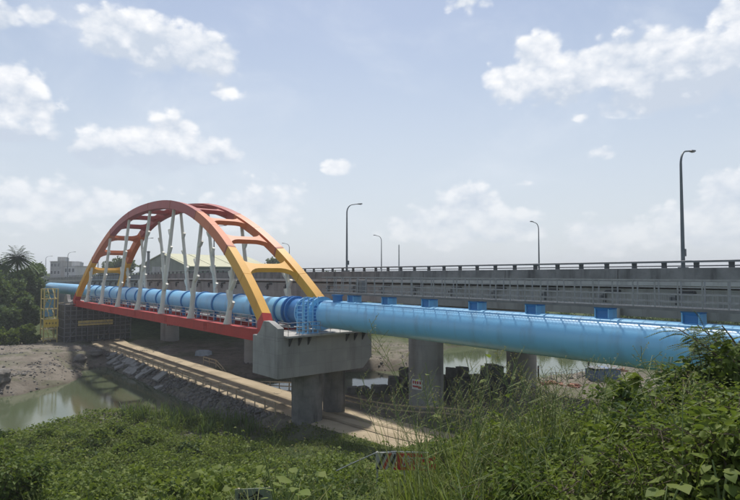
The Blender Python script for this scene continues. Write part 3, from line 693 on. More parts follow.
pf = pier('concrete hammerhead pier wrapped in scaffolding under the far arch end', 128.4, -1, [(-2.6,0,1.5),(2.6,0,1.5)], 'concrete')
# small guard rail on the near pier cap
gr = bthing('guard_railing', 'thin galvanised guard railing on top of the near concrete pier', 'railing', PC, 45.8, -5.575)
for a, b in (((-4.55,-2.7),(4.6,-2.7)), ((-4.55,-2.7),(-4.55,-.9)), ((4.6,-2.7),(4.6,1.9))):
    n = max(2, int(math.hypot(b[0]-a[0], b[1]-a[1])/1.1))
    for k in range(n+1):
        x = a[0]+(b[0]-a[0])*k/n; y = a[1]+(b[1]-a[1])*k/n
        MB().tube([(x,y,0),(x,y,1.15)], .028, 6).build('post', 'galv', gr)
    for z in (.4, .78, 1.15): MB().tube([(a[0],a[1],z),(b[0],b[1],z)], .026, 6).build('rail', 'galv', gr)

# ------------------------------------------------------------------ site fences along the haul road
def site_fence(label, line, step, seed):
    r_ = random.Random(seed); t = bthing('site_fence', label, 'fence', 0, 0, -EYE, 'timber fences along the haul road')
    pts = []; tot = 0
    for (p0, s0), (p1, s1) in zip(line[:-1], line[1:]):
        n = max(1, round(math.hypot(p1-p0, s1-s0)/step))
        for k in range(n): pts.append((p0+(p1-p0)*k/n, s0+(s1-s0)*k/n))
    pts.append(line[-1]); prev = None
    for p, s in pts:
        h = float(height(*wp(p, s))); lean = r_.uniform(-.05,.05); top = Vector((p+lean, s+r_.uniform(-.05,.05), h+1.15+r_.uniform(-.06,.06))); base = Vector((p, s, h-.3))
        MB().bar(base, top, .11).build('post', 'wood', t)
        if prev:
            for f_ in (.62, .95): MB().bar(prev[0].lerp(prev[1], f_), base.lerp(top, f_) , .05, .13).build('rail', 'wood', t)
        prev = (base, top)
    return t
site_fence('tan timber fence on the pool side of the sandy road', [(28.75,49.5),(28.55,60),(28.4,80),(28.3,107)], 2.3, 1)
site_fence('timber fence on the far side of the sandy road, left of the near pier', [(35.9,84),(35.8,70),(36.0,52)], 2.4, 2)
site_fence('timber fence on the far side of the sandy road, right of the near pier', [(36.2,48),(37.2,41),(39.0,33)], 2.4, 3)

# ------------------------------------------------------------------ scaffold around the far pier
sc_ = bthing('scaffold', 'grey tube scaffold with plank decks around the far concrete pier', 'scaffold', PC, 128.4, -EYE)
g0 = 1.3
xs = list(np.linspace(-6.3, 6.3, 13)); ys = [-3.6, 3.6]
for x in xs:
    for y in ys: MB().tube([(x,y,g0-.6),(x,y,9.6)], .09, 6).build('standard', 'steel_grey', sc_)
for lv in (2.9, 4.6, 6.3, 8.0, 9.3):
    for y in ys: MB().tube([(-6.4,y,lv),(6.4,y,lv)], .08, 6).build('ledger', 'steel_grey', sc_)
    for x in xs: MB().tube([(x,-3.7,lv-.1),(x,3.7,lv-.1)], .07, 6).build('transom', 'steel_grey', sc_)
    for q in range(3): MB().box((0,-3.35+.30*q,lv+.06),(12.4,.26,.06)).build('plank', 'wood', sc_)
    for q in range(3): MB().box((0,3.35-.30*q,lv+.06),(12.4,.26,.06)).build('plank', 'wood', sc_)
for a, b in ((-6.3,-4.2),(0,2.1),(4.2,6.3)):
    MB().tube([(a,-3.66,g0),(b,-3.66,4.6)], .06, 6).tube([(a,-3.66,8.0),(b,-3.66,4.6)], .06, 6).build('brace', 'steel_grey', sc_)
for lv in (3.7, 5.4, 7.1): MB().tube([(-6.4,-3.7,lv),(6.4,-3.7,lv)], .06, 6).build('guard_rail', 'steel_grey', sc_)
for lv in np.arange(2.05, 9.4, .85): MB().tube([(-6.4,-3.64,lv),(6.4,-3.64,lv)], .05, 6).build('rail', 'steel_grey', sc_)
for k in range(6):
    for y, d in ((-3.2, 1), (3.2, -1)): MB().box((-5.25+2.1*k, y+.12*math.sin(k*3), 5.3+.5*math.sin(k*2.3)),(2.0-.25*(k%2),.04,6.9+.5*math.cos(k*1.7))).build('safety_net', 'net', sc_)
for y in (-1.6, 1.6): MB().box((-6.1,y,5.3),(.04,3.0,7.6)).build('safety_net', 'net', sc_)
bn = bthing('banner', 'long faded yellow banner tied to the far scaffold', 'banner', PC-.6, 124.72, -10.05)
MB().box((0,0,0),(6.6,.03,1.0)).build('cloth', 'yellow_pale', bn)
for k in range(9):
    MB().box((-2.6+.65*k,-.02,0),(.42,.012,.10)).box((-2.6+.65*k+.1*(-1)**k,-.02,.12),(.08,.012,.42)).box((-2.6+.65*k,-.02,-.2),(.34,.012,.08)).build('lettering', 'wood', bn)
st = bthing('stair_tower', 'yellow steel stair tower standing left of the far pier', 'stair tower', 22.4, 128.5, -EYE)
for x in (-1.2, 1.2):
    for y in (-1.6, 1.6): MB().tube([(x,y,.8),(x,y,12.4)], .12, 6).build('leg', 'yellow_pale', st)
for k, z in enumerate(np.arange(2.4, 12.6, 2.0)):
    for y in (-1.6, 1.6): MB().bar((-1.2,y,z),(1.2,y,z),.1).build('cross_member', 'yellow_pale', st)
    for x in (-1.2, 1.2): MB().bar((x,-1.6,z),(x,1.6,z),.1).build('cross_member', 'yellow_pale', st)
    MB().box((0,0,z-.05),(2.3,.9,.05)).build('landing', 'steel_grey', st)
    sg = 1 if k % 2 else -1
    for x in (-.5, .5): MB().bar((x*.9+.3*sg,-1.5*sg,z-2.0),(x*.9+.3*sg,1.5*sg,z),.09,.2).build('stringer', 'yellow_pale', st)
    MB().bar((-1.2,-1.66,z),(1.2,-1.66,z-2.0),.06).build('brace', 'yellow_pale', st)
MB().box((.1,-1.75,5.6),(2.6,.05,1.5)).build('notice_board', 'yellow', st)
for k in range(4): MB().box((-.75+.55*k,-1.79,5.6),(.34,.02,.08)).box((-.75+.55*k,-1.79,5.6),(.07,.024,.5)).build('lettering', 'ink_black', st)

# concrete chamber at the far end of the pipe
ch = bthing('retaining_wall', 'grey concrete wall behind the far left end of the blue pipe', 'wall', 33, 181, -EYE)
MB().box((-2,0,6.5),(16,.6,13)).build('wall_panel', 'concrete', ch); MB().box((-10.2,-3,6.0),(.6,6,12)).build('wing_wall', 'concrete', ch)
MB().box((-2,0,13.1),(16.4,.9,.35)).build('coping', 'concrete_pale', ch)

# ------------------------------------------------------------------ dark concrete blocks by the water
def block_mesh(seed):
    r_ = random.Random(seed); mb = MB()
    mb.box((0,0,.5),(1.0,1.0,1.0)); me = mb.mesh('concrete_block', 'block', bevel=.16)
    for v in me.vertices: v.co += Vector((r_.uniform(-.05,.05), r_.uniform(-.05,.05), r_.uniform(-.04,.04)))
    return me
BLK = [block_mesh(k) for k in range(4)]
ORD = ['first','second','third','fourth','fifth','sixth','seventh','eighth','ninth','tenth','eleventh','twelfth','thirteenth','fourteenth','fifteenth','sixteenth','seventeenth','eighteenth','nineteenth','twentieth']
def stack(where, group, cx, cy, prof, rot, rows, seed, k_=1.0):
    r_ = random.Random(seed)
    for i, hgt in enumerate(prof):
        for j in range(rows):
            nk = max(1, hgt - (j > 0)*r_.randint(0, 1))
            for k in range(nk):
                x = cx + (i*1.12*k_)*math.cos(rot) - j*1.15*k_*math.sin(rot); y = cy + i*1.12*k_*math.sin(rot) + j*1.15*k_*math.cos(rot)
                z = max(.0, float(height(x, y))) - .1 + k*.96*k_
                o = link('concrete_block', BLK[r_.randrange(4)], None, (x + r_.uniform(-.16,.16), y + r_.uniform(-.16,.16), z), (r_.uniform(-.08,.08), r_.uniform(-.08,.08), rot + r_.uniform(-.5,.5)))
                o.scale = (k_*r_.uniform(.88,1.14), k_*r_.uniform(.88,1.14), k_)
                tag(o, 'dark %s block, %s in the %s row of the heap %s' % (('bottom','second-layer','third-layer')[k], ORD[i], ('front','rear')[j], where), 'concrete block', group)
stack('left of the marked column', 'blocks left of the marked column', -1.9, 65.9, [1,1,1,1,2,3,3], .10, 2, 4, 1.08)
stack('between the columns', 'blocks between the columns', 7.9, 63.6, [2,3,3,2,3,3,2], .16, 2, 6, 1.2)

# ------------------------------------------------------------------ revetment slabs and loose rocks
rv = bthing('revetment', 'sloping grey slab revetment between the left pool and the road', 'revetment', 0, 0, -EYE)
sm_ = []
for k in range(4):
    me = MB().box((0,0,0),(2.3,2.1,.28)).mesh('slab', 'slab', bevel=.06)
    for v in me.vertices: v.co += Vector((random.uniform(-.14,.14), random.uniform(-.14,.14), random.uniform(-.05,.05)))
    sm_.append(me)
for i, s in enumerate(np.arange(70, 104, 2.3)):
    for q, p in enumerate((26.9, 27.8)):
        if random.random() < (.12 if s > 86 else .6): continue
        o = link('slab', random.choice(sm_), rv, (p + random.uniform(-.2,.2), s + random.uniform(-.3,.3), max(.1, float(height(*wp(p, s)))) + random.uniform(.02,.22)), (random.uniform(-.12,.12), -.5 + random.uniform(-.18,.18), random.uniform(-.3,.3)))
        o.scale = (random.uniform(.45,.75), random.uniform(.75,1.05), 1)
def rocks(name, label, pts, mat, smin, smax):
    base = np.array([(0,0,1),(0,0,-.6)] + [(math.cos(a), math.sin(a), .15) for a in np.linspace(0, 2*math.pi, 6)[:5]] + [(.8*math.cos(a+.5), .8*math.sin(a+.5), -.35) for a in np.linspace(0, 2*math.pi, 6)[:5]])
    fc = [(0,2+k,2+(k+1)%5) for k in range(5)] + [(2+k,7+k,2+(k+1)%5) for k in range(5)] + [(7+k,7+(k+1)%5,2+(k+1)%5) for k in range(5)] + [(1,7+(k+1)%5,7+k) for k in range(5)]
    n = len(pts); sz = smin + (smax-smin)*rng.random(n)**3
    V = base[None]*(1 + rng.normal(0, .18, (n, 12, 3)))*sz[:,None,None]*np.array([1,1,.7])
    a = rng.uniform(0, 6.28, n); c, s = np.cos(a), np.sin(a)
    X = V[...,0]*c[:,None] - V[...,1]*s[:,None]*.75; Y = V[...,0]*s[:,None] + V[...,1]*c[:,None]*.75
    V = np.stack([X + pts[:,0,None], Y + pts[:,1,None], V[...,2] + pts[:,2,None]], -1)
    F = (np.array(fc)[None] + (np.arange(n)*12)[:,None,None]).reshape(-1, 3)
    return tag(link(name, fast_mesh(name, V.reshape(-1,3), F, mat)), label, kind='stuff')
pts = []
for _ in range(2600):                                  # stones at the foot of the causeway
    s = rng.uniform(50, 106); p = 26.3 + 2.2*rng.random(); x, y = wp(p, s); pts.append((x, y, float(height(x, y))))
rocks('riprap_stones', 'loose grey stones at the foot of the causeway', np.array(pts), 'rock', .06, .40)
X = rng.uniform(-75, -38, 22000); Y = rng.uniform(66, 108, 22000); H = height(X, Y); k = (H > .05) & (wob(X, Y, 9, 12) + rng.normal(0, .5, 22000) > .55)
rocks('bank_stones', 'brown and grey stones strewn over the left mud bank', np.stack([X, Y, H], -1)[k], 'rock', .04, .30)
X = rng.uniform(-40, -12, 5000); Y = rng.uniform(52, 64, 5000); H = height(X, Y); k = (H > .0) & (H < .9)
rocks('shore_stones', 'pinkish stones along the near shore of the left pool', np.stack([X, Y, H], -1)[k], 'rock', .06, .26)
X = rng.uniform(-20, 70, 9000); Y = rng.uniform(62, 112, 9000); H = height(X, Y); k = (H > .05) & (wob(X, Y, 8, 2) > .1)
rocks('flat_stones', 'stones on the flats under the viaduct', np.stack([X, Y, H], -1)[k], 'rock', .05, .3)
def boulder(label, x, y, r_, seed):
    rr_ = random.Random(seed); bm = bmesh.new(); bmesh.ops.create_icosphere(bm, subdivisions=3, radius=r_)
    ph = [rr_.uniform(0, 6) for _ in range(6)]
    for v in bm.verts:
        n = v.co.normalized(); k = 1 + .16*math.sin(n.x*3+ph[0]) + .14*math.sin(n.y*4+ph[1]) + .1*math.sin(n.z*5+ph[2]) + rr_.uniform(-.03,.03); v.co = Vector((n.x*1.2, n.y, n.z*.7))*r_*k
    me = bpy.data.meshes.new('boulder'); bm.to_mesh(me); bm.free(); me.materials.append(M['rock'])
    return tag(link('boulder', me, None, (x, y, float(height(x, y)) + r_*.3)), label, 'boulder', 'boulders on the left bank')
boulder('big dark boulder at the left edge of the pool shore', -48.2, 72.8, 1.35, 1)
boulder('smaller rounded boulder just behind the big dark one', -50.5, 76.5, .8, 2)
boulder('flat grey boulder on the left bank near the scaffold', -47.5, 92.5, .9, 3)
boulder('pale boulder at the corner of the pool below the scaffold', -46.2, 95.5, .8, 5)

# ------------------------------------------------------------------ things on the right bank and under the viaduct
def at(px, Y): return (px-370)/560*Y
x, y = gpx(603, 381, -14.2); h = float(height(x, y))
t = thing('site_hut', 'low blue sheet-covered box on the right river bank', 'hut', (x, y, h), .25)
MB().prism([(-1.9,-.2),(1.9,-.2),(1.9,1.35),(.2,1.75),(-1.9,1.45)], -1.1, 1.1).build('body', 'tarp_blue', t, bevel=.05)
for k in range(4): MB().box((-1.5+k*1.0,-1.12,.6),(.08,.05,1.3)).build('batten', 'tarp_white', t)
MB().box((0,0,1.66),(4.0,2.4,.06), Matrix.Rotation(.03, 3, 'Y')).build('roof_sheet', 'steel_grey', t)
for px, py, hh, lb in ((538.5,384,1.8,'lone dark post standing at the shore beside the far column'),(589,381,2.6,'tall dark post standing left of the blue site box')):
    x, y = gpx(px, py, -14.4); h = float(height(x, y)); t = thing('mooring_post', lb, 'post', (x, y, h), 0, 'posts on the right bank')
    MB().tube([(0,0,-.4),(0,0,hh),(.02,0,hh+.08)], [.13,.11,.05], 8).build('shaft', 'steel_dark', t); MB().tube([(0,0,hh*.8),(0,0,hh*.8+.12)], .15, 8).build('band', 'wood', t)
fn = thing('bank_fence', 'thin grey post and wire fence along the right shore', 'fence', (0,0,0)); prev = None
for k in range(9):
    x, y = gpx(546 + k*5.2, 384.5 - k*.55, -14.3); h = float(height(x, y)); MB().tube([(x,y,h-.3),(x,y,h+1.2)], .05, 6).build('post', 'galv', fn)
    if prev:
        for z in (.6, 1.15): MB().tube([(prev[0],prev[1],prev[2]+z),(x,y,h+z)], .025, 5).build('wire', 'galv', fn)
    prev = (x, y, h)
for px, py, r_, lb, mt, sd in ((612,372,1.5,'low heap of rusty debris behind the blue site box','debris',3),(552,386,.9,'small rusty debris heap between the shore posts','debris',4),(575,388,.8,'brown soil heap in front of the wire fence','debris',5)):
    x, y = gpx(px, py, -14.2); h = float(height(x, y)); t = thing('debris_heap', lb, 'debris', (x, y, h), 0, 'debris on the right bank'); rr_ = random.Random(sd)
    mb = MB(); 
    for k in range(26):
        a = rr_.uniform(0, 6.28); d = r_*rr_.random()**.7; q = Matrix.Rotation(rr_.uniform(0,3), 3, 'Z') @ Matrix.Rotation(rr_.uniform(-.6,.6), 3, 'X')
        mb.box((d*math.cos(a)*1.5, d*math.sin(a), max(.05,(r_-d)*.4)), (rr_.uniform(.2,.9), rr_.uniform(.15,.4), rr_.uniform(.1,.3)), q)
    mb.build('rubble', mt, t)
x, y = -28.5, 96.5; t = thing('material_pile', 'pale blue-white sheeted pile lying under the viaduct', 'pile', (x, y, float(height(x, y))), -.25)
MB().prism([(-1.3,-.1),(1.3,-.1),(1.2,.75),(.5,.95),(-1.1,.9)], -.7, .7).build('sheet', 'tarp_white', t, bevel=.08); MB().box((0,0,-.05),(2.8,1.6,.14)).build('pallet', 'wood', t)
# ------------------------------------------------------------------ road works barrier, notice and cone on the slope
bx, by = .30, 20.0; bz = EYE - 6.58
t = thing('works_barrier', 'red and white striped road works barrier half hidden in weeds', 'barrier', (bx, by, bz), -.12)
pn_ = MB().box((1.27,0,0),(1.25,.05,.58)).build('red_panel', 'sign_red', t, bevel=.01)
tm = link('lettering', text_mesh('施工', .42, 'dusty_white', .004, .006), pn_, (1.22,-.034,-.01), (R(90),0,0))
bp = MB().box((.26,0,0),(.72,.05,.58)).build('stripe_panel', 'dusty_white', t, bevel=.01)
for k in range(4):
    x0 = -.08 + k*.2; xa = max(-.095, x0); mb = MB().prism([(x0,-.285),(x0+.1,-.285),(min(x0+.36,.615),.285 if x0+.36 < .615 else .285-(x0+.36-.615)*1.6),(min(x0+.26,.615),.285 if x0+.26<.615 else .285-(x0+.26-.615)*1.6)], -.032, -.027); mb.build('stripe', 'sign_red' if k % 2 else 'ink_black', bp)
MB().tube([(-1.5,.02,-.42),(-.9,.02,-.12),(-.1,.02,.26),(.6,.02,.33),(2.0,.02,.33)], .022, 6).build('top_rail', 'galv', t)
for x in (-.05, .9, 1.85): MB().box((x,.06,-.75),(.06,.06,2.1)).build('leg', 'galv', t)
MB().box((1.95,.0,.0),(.12,.08,.62)).build('end_stripe', 'cone', t)
bx, by = at(256, 13.0), 13.0
t = thing('notice_board', 'pale green notice board with black lettering sunk in weeds', 'notice board', (bx, by, EYE-5.10), .12)
MB().box((0,0,0),(.85,.03,.40)).build('panel', 'board', t, bevel=.01)
link('lettering', text_mesh('安全', .28, 'ink_black', .003, .008), t, (-.08,-.022,-.02), (R(90),0,0))
for x in (-.35, .35): MB().box((x,.04,-.8),(.05,.05,2.0)).build('stake', 'wood', t)
x, y = at(364, 29), 29; t = thing('traffic_cone', 'red and white traffic cone among the weeds left of the barrier', 'traffic cone', (x, y, float(height(x, y)) + .55))
MB().box((0,0,.025),(.42,.42,.05)).build('base', 'ink_black', t)
MB().tube([(0,0,.05),(0,0,.26)], [.16,.125], 16).tube([(0,0,.42),(0,0,.75)], [.095,.03], 16).build('body', 'cone', t, smooth=True)
MB().tube([(0,0,.26),(0,0,.42)], [.126,.096], 16).build('white_band', 'white', t, smooth=True)

# ------------------------------------------------------------------ far buildings, mast, chimney
def house(name, label, x, y, w, d, h, rz, floors, cols, wall, extra=None):
    t = thing(name, label, 'building', (x, y, 3.5), rz); t['group'] = 'far buildings'
    MB().box((0,0,h/2),(w,d,h)).build('wall', wall, t)
    rf = MB().box((0,0,h+.12),(w+.5,d+.5,.24)).build('roof', 'wall_grey', t)
    MB().box((-w*.2,0,h+1.3),(w*.28,d*.4,2.1)).build('roof_room', wall, rf); MB().tube([(w*.25,0,h+.2),(w*.25,0,h+1.9)], .8, 12).build('water_tank', 'galv', rf)
    for f_ in range(floors):
        for c in range(cols):
            wx = -w/2 + w*(c+.5)/cols; wz = h*(f_+.55)/floors
            wn = MB().box((wx,-d/2-.03,wz),(w/cols*.62,.14,h/floors*.52)).build('window', 'wall_white', t)
            MB().box((wx,-d/2-.11,wz),(w/cols*.52,.04,h/floors*.42)).build('pane', 'glass', wn)
    if extra: extra(t)
house('apartment_house', 'grey flat-roofed apartment house beyond the left trees', at(64.5,270), 270, 8, 9, 17.6, -.5, 5, 3, 'wall_grey')
house('apartment_house', 'paler lower apartment house right beside the grey one', at(79,262), 262, 8, 9, 15.2, -.5, 4, 3, 'wall_white')
wh = thing('warehouse', 'long shed with cream roof and olive gable seen through the arch', 'warehouse', (at(163,215), 215, 2.0), R(60))
Lw, Ww, He, Hr = 46, 27, 16.3, 21.0
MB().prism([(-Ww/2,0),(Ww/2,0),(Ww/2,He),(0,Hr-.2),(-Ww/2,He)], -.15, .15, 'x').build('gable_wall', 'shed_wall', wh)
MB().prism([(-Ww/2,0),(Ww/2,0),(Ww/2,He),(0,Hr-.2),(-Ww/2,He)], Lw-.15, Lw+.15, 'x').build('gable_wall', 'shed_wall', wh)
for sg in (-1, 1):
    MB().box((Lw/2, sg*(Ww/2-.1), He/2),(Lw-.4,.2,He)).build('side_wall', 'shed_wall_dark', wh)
    MB().prism([(0,Hr),(sg*(Ww/2+.8),He-.3),(sg*(Ww/2+.8),He-.05),(0,Hr+.28)], -.8, Lw+.8, 'x').build('roof_slope', 'shed_roof', wh)
    for k in range(0, 12, 3): MB().prism([(sg*.3,Hr+.19),(sg*(Ww/2+.8),He-.04),(sg*(Ww/2+.8),He+.1),(sg*.3,Hr+.32)], k*4.0+.2, k*4.0+.32, 'x').build('roof_seam', 'shed_roof', wh)
for k in range(6): MB().box((4+k*7.2,-Ww/2-.04,He-3.0),(4.2,.1,1.8)).build('window', 'glass', wh)
MB().box((-.2,3.5,14.8),(.12,4.6,2.6)).build('louvre', 'wall_grey', wh)
t = thing('radio_mast', 'thin pale mast behind the viaduct near the picture centre', 'mast', (at(399,150), 150, 3)); MB().tube([(0,0,0),(0,0,12),(0,0,20.2)], [.24,.2,.13], 8).build('shaft', 'galv', t); MB().box((0,0,.2),(1,1,.4)).build('footing', 'concrete', t)
t = thing('chimney', 'dark round chimney rising left of the shed gable', 'chimney', (at(148.3,196), 196, 3)); MB().tube([(0,0,0),(0,0,14),(0,0,20.0)], [.6,.5,.46], 14).build('shaft', 'steel_grey', t, smooth=True); MB().tube([(0,0,19.8),(0,0,20.3)], .56, 14).build('rim', 'steel_dark', t)

# ------------------------------------------------------------------ vegetation
def nrm(a): return a/np.maximum(np.linalg.norm(a, axis=-1, keepdims=True), 1e-9)
def leaf_set(P, size, up=.6, width=.42, axis=None, jit=.35):
    """folded four-cornered leaves at the points P"""
    P = np.asarray(P, float); n = len(P)
    d = rng.normal(0, 1, (n, 3)); d[:,2] *= .5
    if axis is not None: d = nrm(d)*.8 + axis
    d = nrm(d); u = rng.normal(0, 1, (n, 3))*(1-up); u[:,2] += up; s = nrm(np.cross(d, u)); u = nrm(np.cross(s, d))
    l = (size*(1 + jit*rng.uniform(-1, 1, n)))[:,None]
    V = np.stack([P, P + d*l*.45 + s*l*width + u*l*.10, P + d*l - u*l*.16, P + d*l*.45 - s*l*width + u*l*.10], 1)
    return V.reshape(-1, 3)
def oval_set(P, size, up=.6, width=.30, axis=None, jit=.35):
    P = np.asarray(P, float); n = len(P)
    d = rng.normal(0, 1, (n, 3)); d[:,2] *= .5
    if axis is not None: d = nrm(d)*.8 + axis
    d = nrm(d); u = rng.normal(0, 1, (n, 3))*(1-up); u[:,2] += up; s = nrm(np.cross(d, u)); u = nrm(np.cross(s, d))
    l = (size*(1 + jit*rng.uniform(-1, 1, n)))[:,None]; w = width*l
    return np.stack([P, P + d*l*.26 + s*w*.85 + u*l*.07, P + d*l*.64 + s*w*.80 + u*l*.02, P + d*l - u*l*.20, P + d*l*.64 - s*w*.80 + u*l*.02, P + d*l*.26 - s*w*.85 + u*l*.07], 1).reshape(-1, 3)
def oval_obj(name, V, mat, parent=None):
    b = np.arange(len(V)//6)*6; F = np.concatenate([np.stack([b, b+1, b+2, b+3], -1), np.stack([b, b+3, b+4, b+5], -1)])
    return link(name, fast_mesh(name, V, F, mat), parent)
def quads(nv, off=0): return np.arange(nv).reshape(-1, 4) + off
def leaf_obj(name, V, mat, parent=None, kind=None):
    o = link(name, fast_mesh(name, V, quads(len(V)), mat), parent)
    if kind: o['kind'] = kind
    return o
def blades(B, h, lean, width, seg=5, curl=1.0, az=None):
    """arching grass blades from bases B: quads strips"""
    n = len(B); az = rng.uniform(0, 2*np.pi, n) if az is None else az
    h = np.broadcast_to(h, (n,)); lean = np.broadcast_to(lean, (n,)); width = np.broadcast_to(width, (n,))
    d = np.stack([np.cos(az), np.sin(az), np.zeros(n)], -1); s = np.stack([-np.sin(az), np.cos(az), np.zeros(n)], -1)
    rows = []
    for i in range(seg+1):
        t = i/seg; out = lean*h*(t**(1+curl)); z = h*(t - .45*np.minimum(lean, 1.4)*t**3)
        w = width*(1-t)**.7*(.6+.8*t if t < .5 else 1.0)
        c = B + d*out[:,None] + np.array([0,0,1])*z[:,None]
        rows.append((c - s*w[:,None]/2, c + s*w[:,None]/2))
    V = np.stack([q for r_ in rows for q in r_], 1)             # n, 2*(seg+1), 3
    k = 2*(seg+1); F = np.array([(2*i, 2*i+1, 2*i+3, 2*i+2) for i in range(seg)])
    F = (F[None] + (np.arange(n)*k)[:,None,None]).reshape(-1, 4); return V.reshape(-1, 3), F
def open_ground(X, Y, d):               # True where tall growth stands back from the pool shore and from the road
    X = np.asarray(X, float); Y = np.asarray(Y, float); P = X*CS + Y*SN
    return ((sdist(X, Y, POOL_A) > d) | (X > -21)) & ~((Y > 39) & (X > -14) & (P > 22.0 + .8*wob(X, Y, 3, 9)))
# --- creeping ground cover on the embankment
def canopy(X, Y):                       # mounded surface of the creepers above the soil
    m_ = 1.5*np.clip(1 - 2.1*np.abs(wob(X, Y, 7.5, 1)), 0, 1)**.7 + .8*np.clip(1 - 2.0*np.abs(wob(X, Y, 3.6, 8)), 0, 1)**.7 + .22*np.maximum(0, wob(X, Y, 1.1, 14))
    return .10 + m_*(1 - .78*sm(Y, 26, 46))
n = 230000
Yr = 13 + (62-13)*rng.random(n)**.9; U = rng.uniform(-.72, .30, n); Xr = U*Yr + rng.normal(0, .3, n)
H = height(Xr, Yr); P_ = Xr*CS + Yr*SN; S_ = -Xr*SN + Yr*CS
k = (H > .55) & ((P_ < 27.2) | ((P_ < road_p(S_)-3.0) & (S_ < 50)))
k &= open_ground(Xr, Yr, 1.3) | (rng.random(n) < .03)
k &= ~((wob(Xr, Yr, 3.4, 30) > .55) & (rng.random(n) < .8) & (Yr > 46))
Xr, Yr, H = Xr[k], Yr[k], H[k]
cn = canopy(Xr, Yr); k = rng.random(len(Xr)) < np.clip((cn - .16)/.55, .07, 1) + .8*sm(Yr, 42, 52); Xr, Yr, H = Xr[k], Yr[k], H[k]
patch = wob(Xr, Yr, 4.2, 17) + .5*wob(Xr, Yr, 1.7, 27) + rng.normal(0, .22, len(Xr))
cn = canopy(Xr, Yr)
for nm, lo, hi, mt, s1, s2, dz, lb in (('ground_cover',-9,-.25,'leaf_bush',.15,.24,-.10,'darker small-leaved creepers in the hollows of the bank'),('ground_cover',-.25,.85,'leaf_vine',.17,.30,0,'tangle of green creepers covering the river bank'),('ground_cover',.85,9,'leaf_light',.16,.34,.14,'patches of pale yellow-green creepers on the bank')):
    k = (patch >= lo) & (patch < hi); q = k.sum()
    z = H[k] + cn[k]*(1 - .65*rng.random(q)**1.5) + dz*rng.random(q) + rng.normal(0, .07, q)
    sz = np.where(rng.random(q) < .15, s2, s1)
    tag(leaf_obj(nm, leaf_set(np.stack([Xr[k], Yr[k], z], -1), sz, up=.60, width=.40), mt), lb, kind='stuff')
# creepers heaped over hidden scrub: steep dense mounds
acc = {}
r4 = np.random.default_rng(12); cnt = 0
while cnt < 190:
    y = 15 + 38*r4.random(); x = r4.uniform(-.72, .13)*y; h0 = float(height(x, y))
    if h0 < .8 or x*CS + y*SN > 25.5 or not bool(open_ground(x, y, 3.5)): continue
    cnt += 1; r_ = r4.uniform(.45, 1.35) if y < 32 else r4.uniform(.3, .75); n = int(1000*r_*r_) + 120
    d = nrm(r4.normal(0, 1, (n, 3)) + np.array([0,0,.35])); d[:,2] = np.where(d[:,2] < -.15, -d[:,2], d[:,2])
    rad_ = r_*(.72 + .33*r4.random(n))*(1 + .22*np.sin(d[:,0]*4 + cnt)*np.sin(d[:,1]*5 + 2*cnt) + .12*np.sin(d[:,2]*9 + cnt))
    P = np.array([x, y, h0 + .1]) + d*rad_[:,None]*np.array([1.25, 1.0, r4.uniform(.75, 1.25)])
    mt = ('leaf_bush','leaf_vine','leaf_dark','leaf_bush','leaf_vine','leaf_dark','leaf_light')[cnt % 7]; acc.setdefault(mt, []).append(leaf_set(P, np.full(n, r4.choice((.13, .17, .24))), up=.45, width=r4.choice((.30,.42)), axis=d*.5))
for mt, lst in acc.items(): tag(leaf_obj('creeper_mounds', np.concatenate(lst), mt), {'leaf_bush':'mid green creeper mounds on the slope','leaf_vine':'bright green creeper mounds on the slope','leaf_dark':'dark green creeper mounds on the slope','leaf_light':'pale yellow-green creeper mounds on the slope'}[mt], kind='stuff')
# grass between the creepers
n = 26000; Yr = 14 + 46*rng.random(n); U = rng.uniform(-.72, .25, n); Xr = U*Yr; H = height(Xr, Yr); P_ = Xr*CS + Yr*SN
k = (H > .5) & (P_ < 27.5) & (wob(Xr, Yr, 7, 25) > -.1) & open_ground(Xr, Yr, 3.2); B = np.stack([Xr, Yr, H], -1)[k]
V, F = blades(B, rng.uniform(.4, 1.2, len(B))*(1 - .4*sm(B[:,1], 46, 56)), rng.uniform(.2, .9, len(B)), .045, 3)
tag(link('bank_grass', fast_mesh('bank_grass', V, F, 'leaf_grass')), 'rough grass growing through the creepers', kind='stuff')
n = 16000; Yr = 15 + 40*rng.random(n); U = rng.uniform(-.72, .2, n); Xr = U*Yr; H = height(Xr, Yr); P_ = Xr*CS + Yr*SN
k = (H > .6) & (P_ < 26.5) & open_ground(Xr, Yr, 4.0) & (wob(Xr, Yr, 5, 22) + .6*wob(Xr, Yr, 2, 6) > .55); B = np.stack([Xr, Yr, H + .1], -1)[k]
V, F = blades(B, rng.uniform(.8, 1.8, len(B))*(1 - .55*sm(B[:,1], 28, 44)), rng.uniform(.15, .7, len(B)), .04, 4)
tag(link('slope_grass', fast_mesh('slope_grass', V, F, 'leaf_reed')), 'patches of tall pale grass on the slope', kind='stuff')
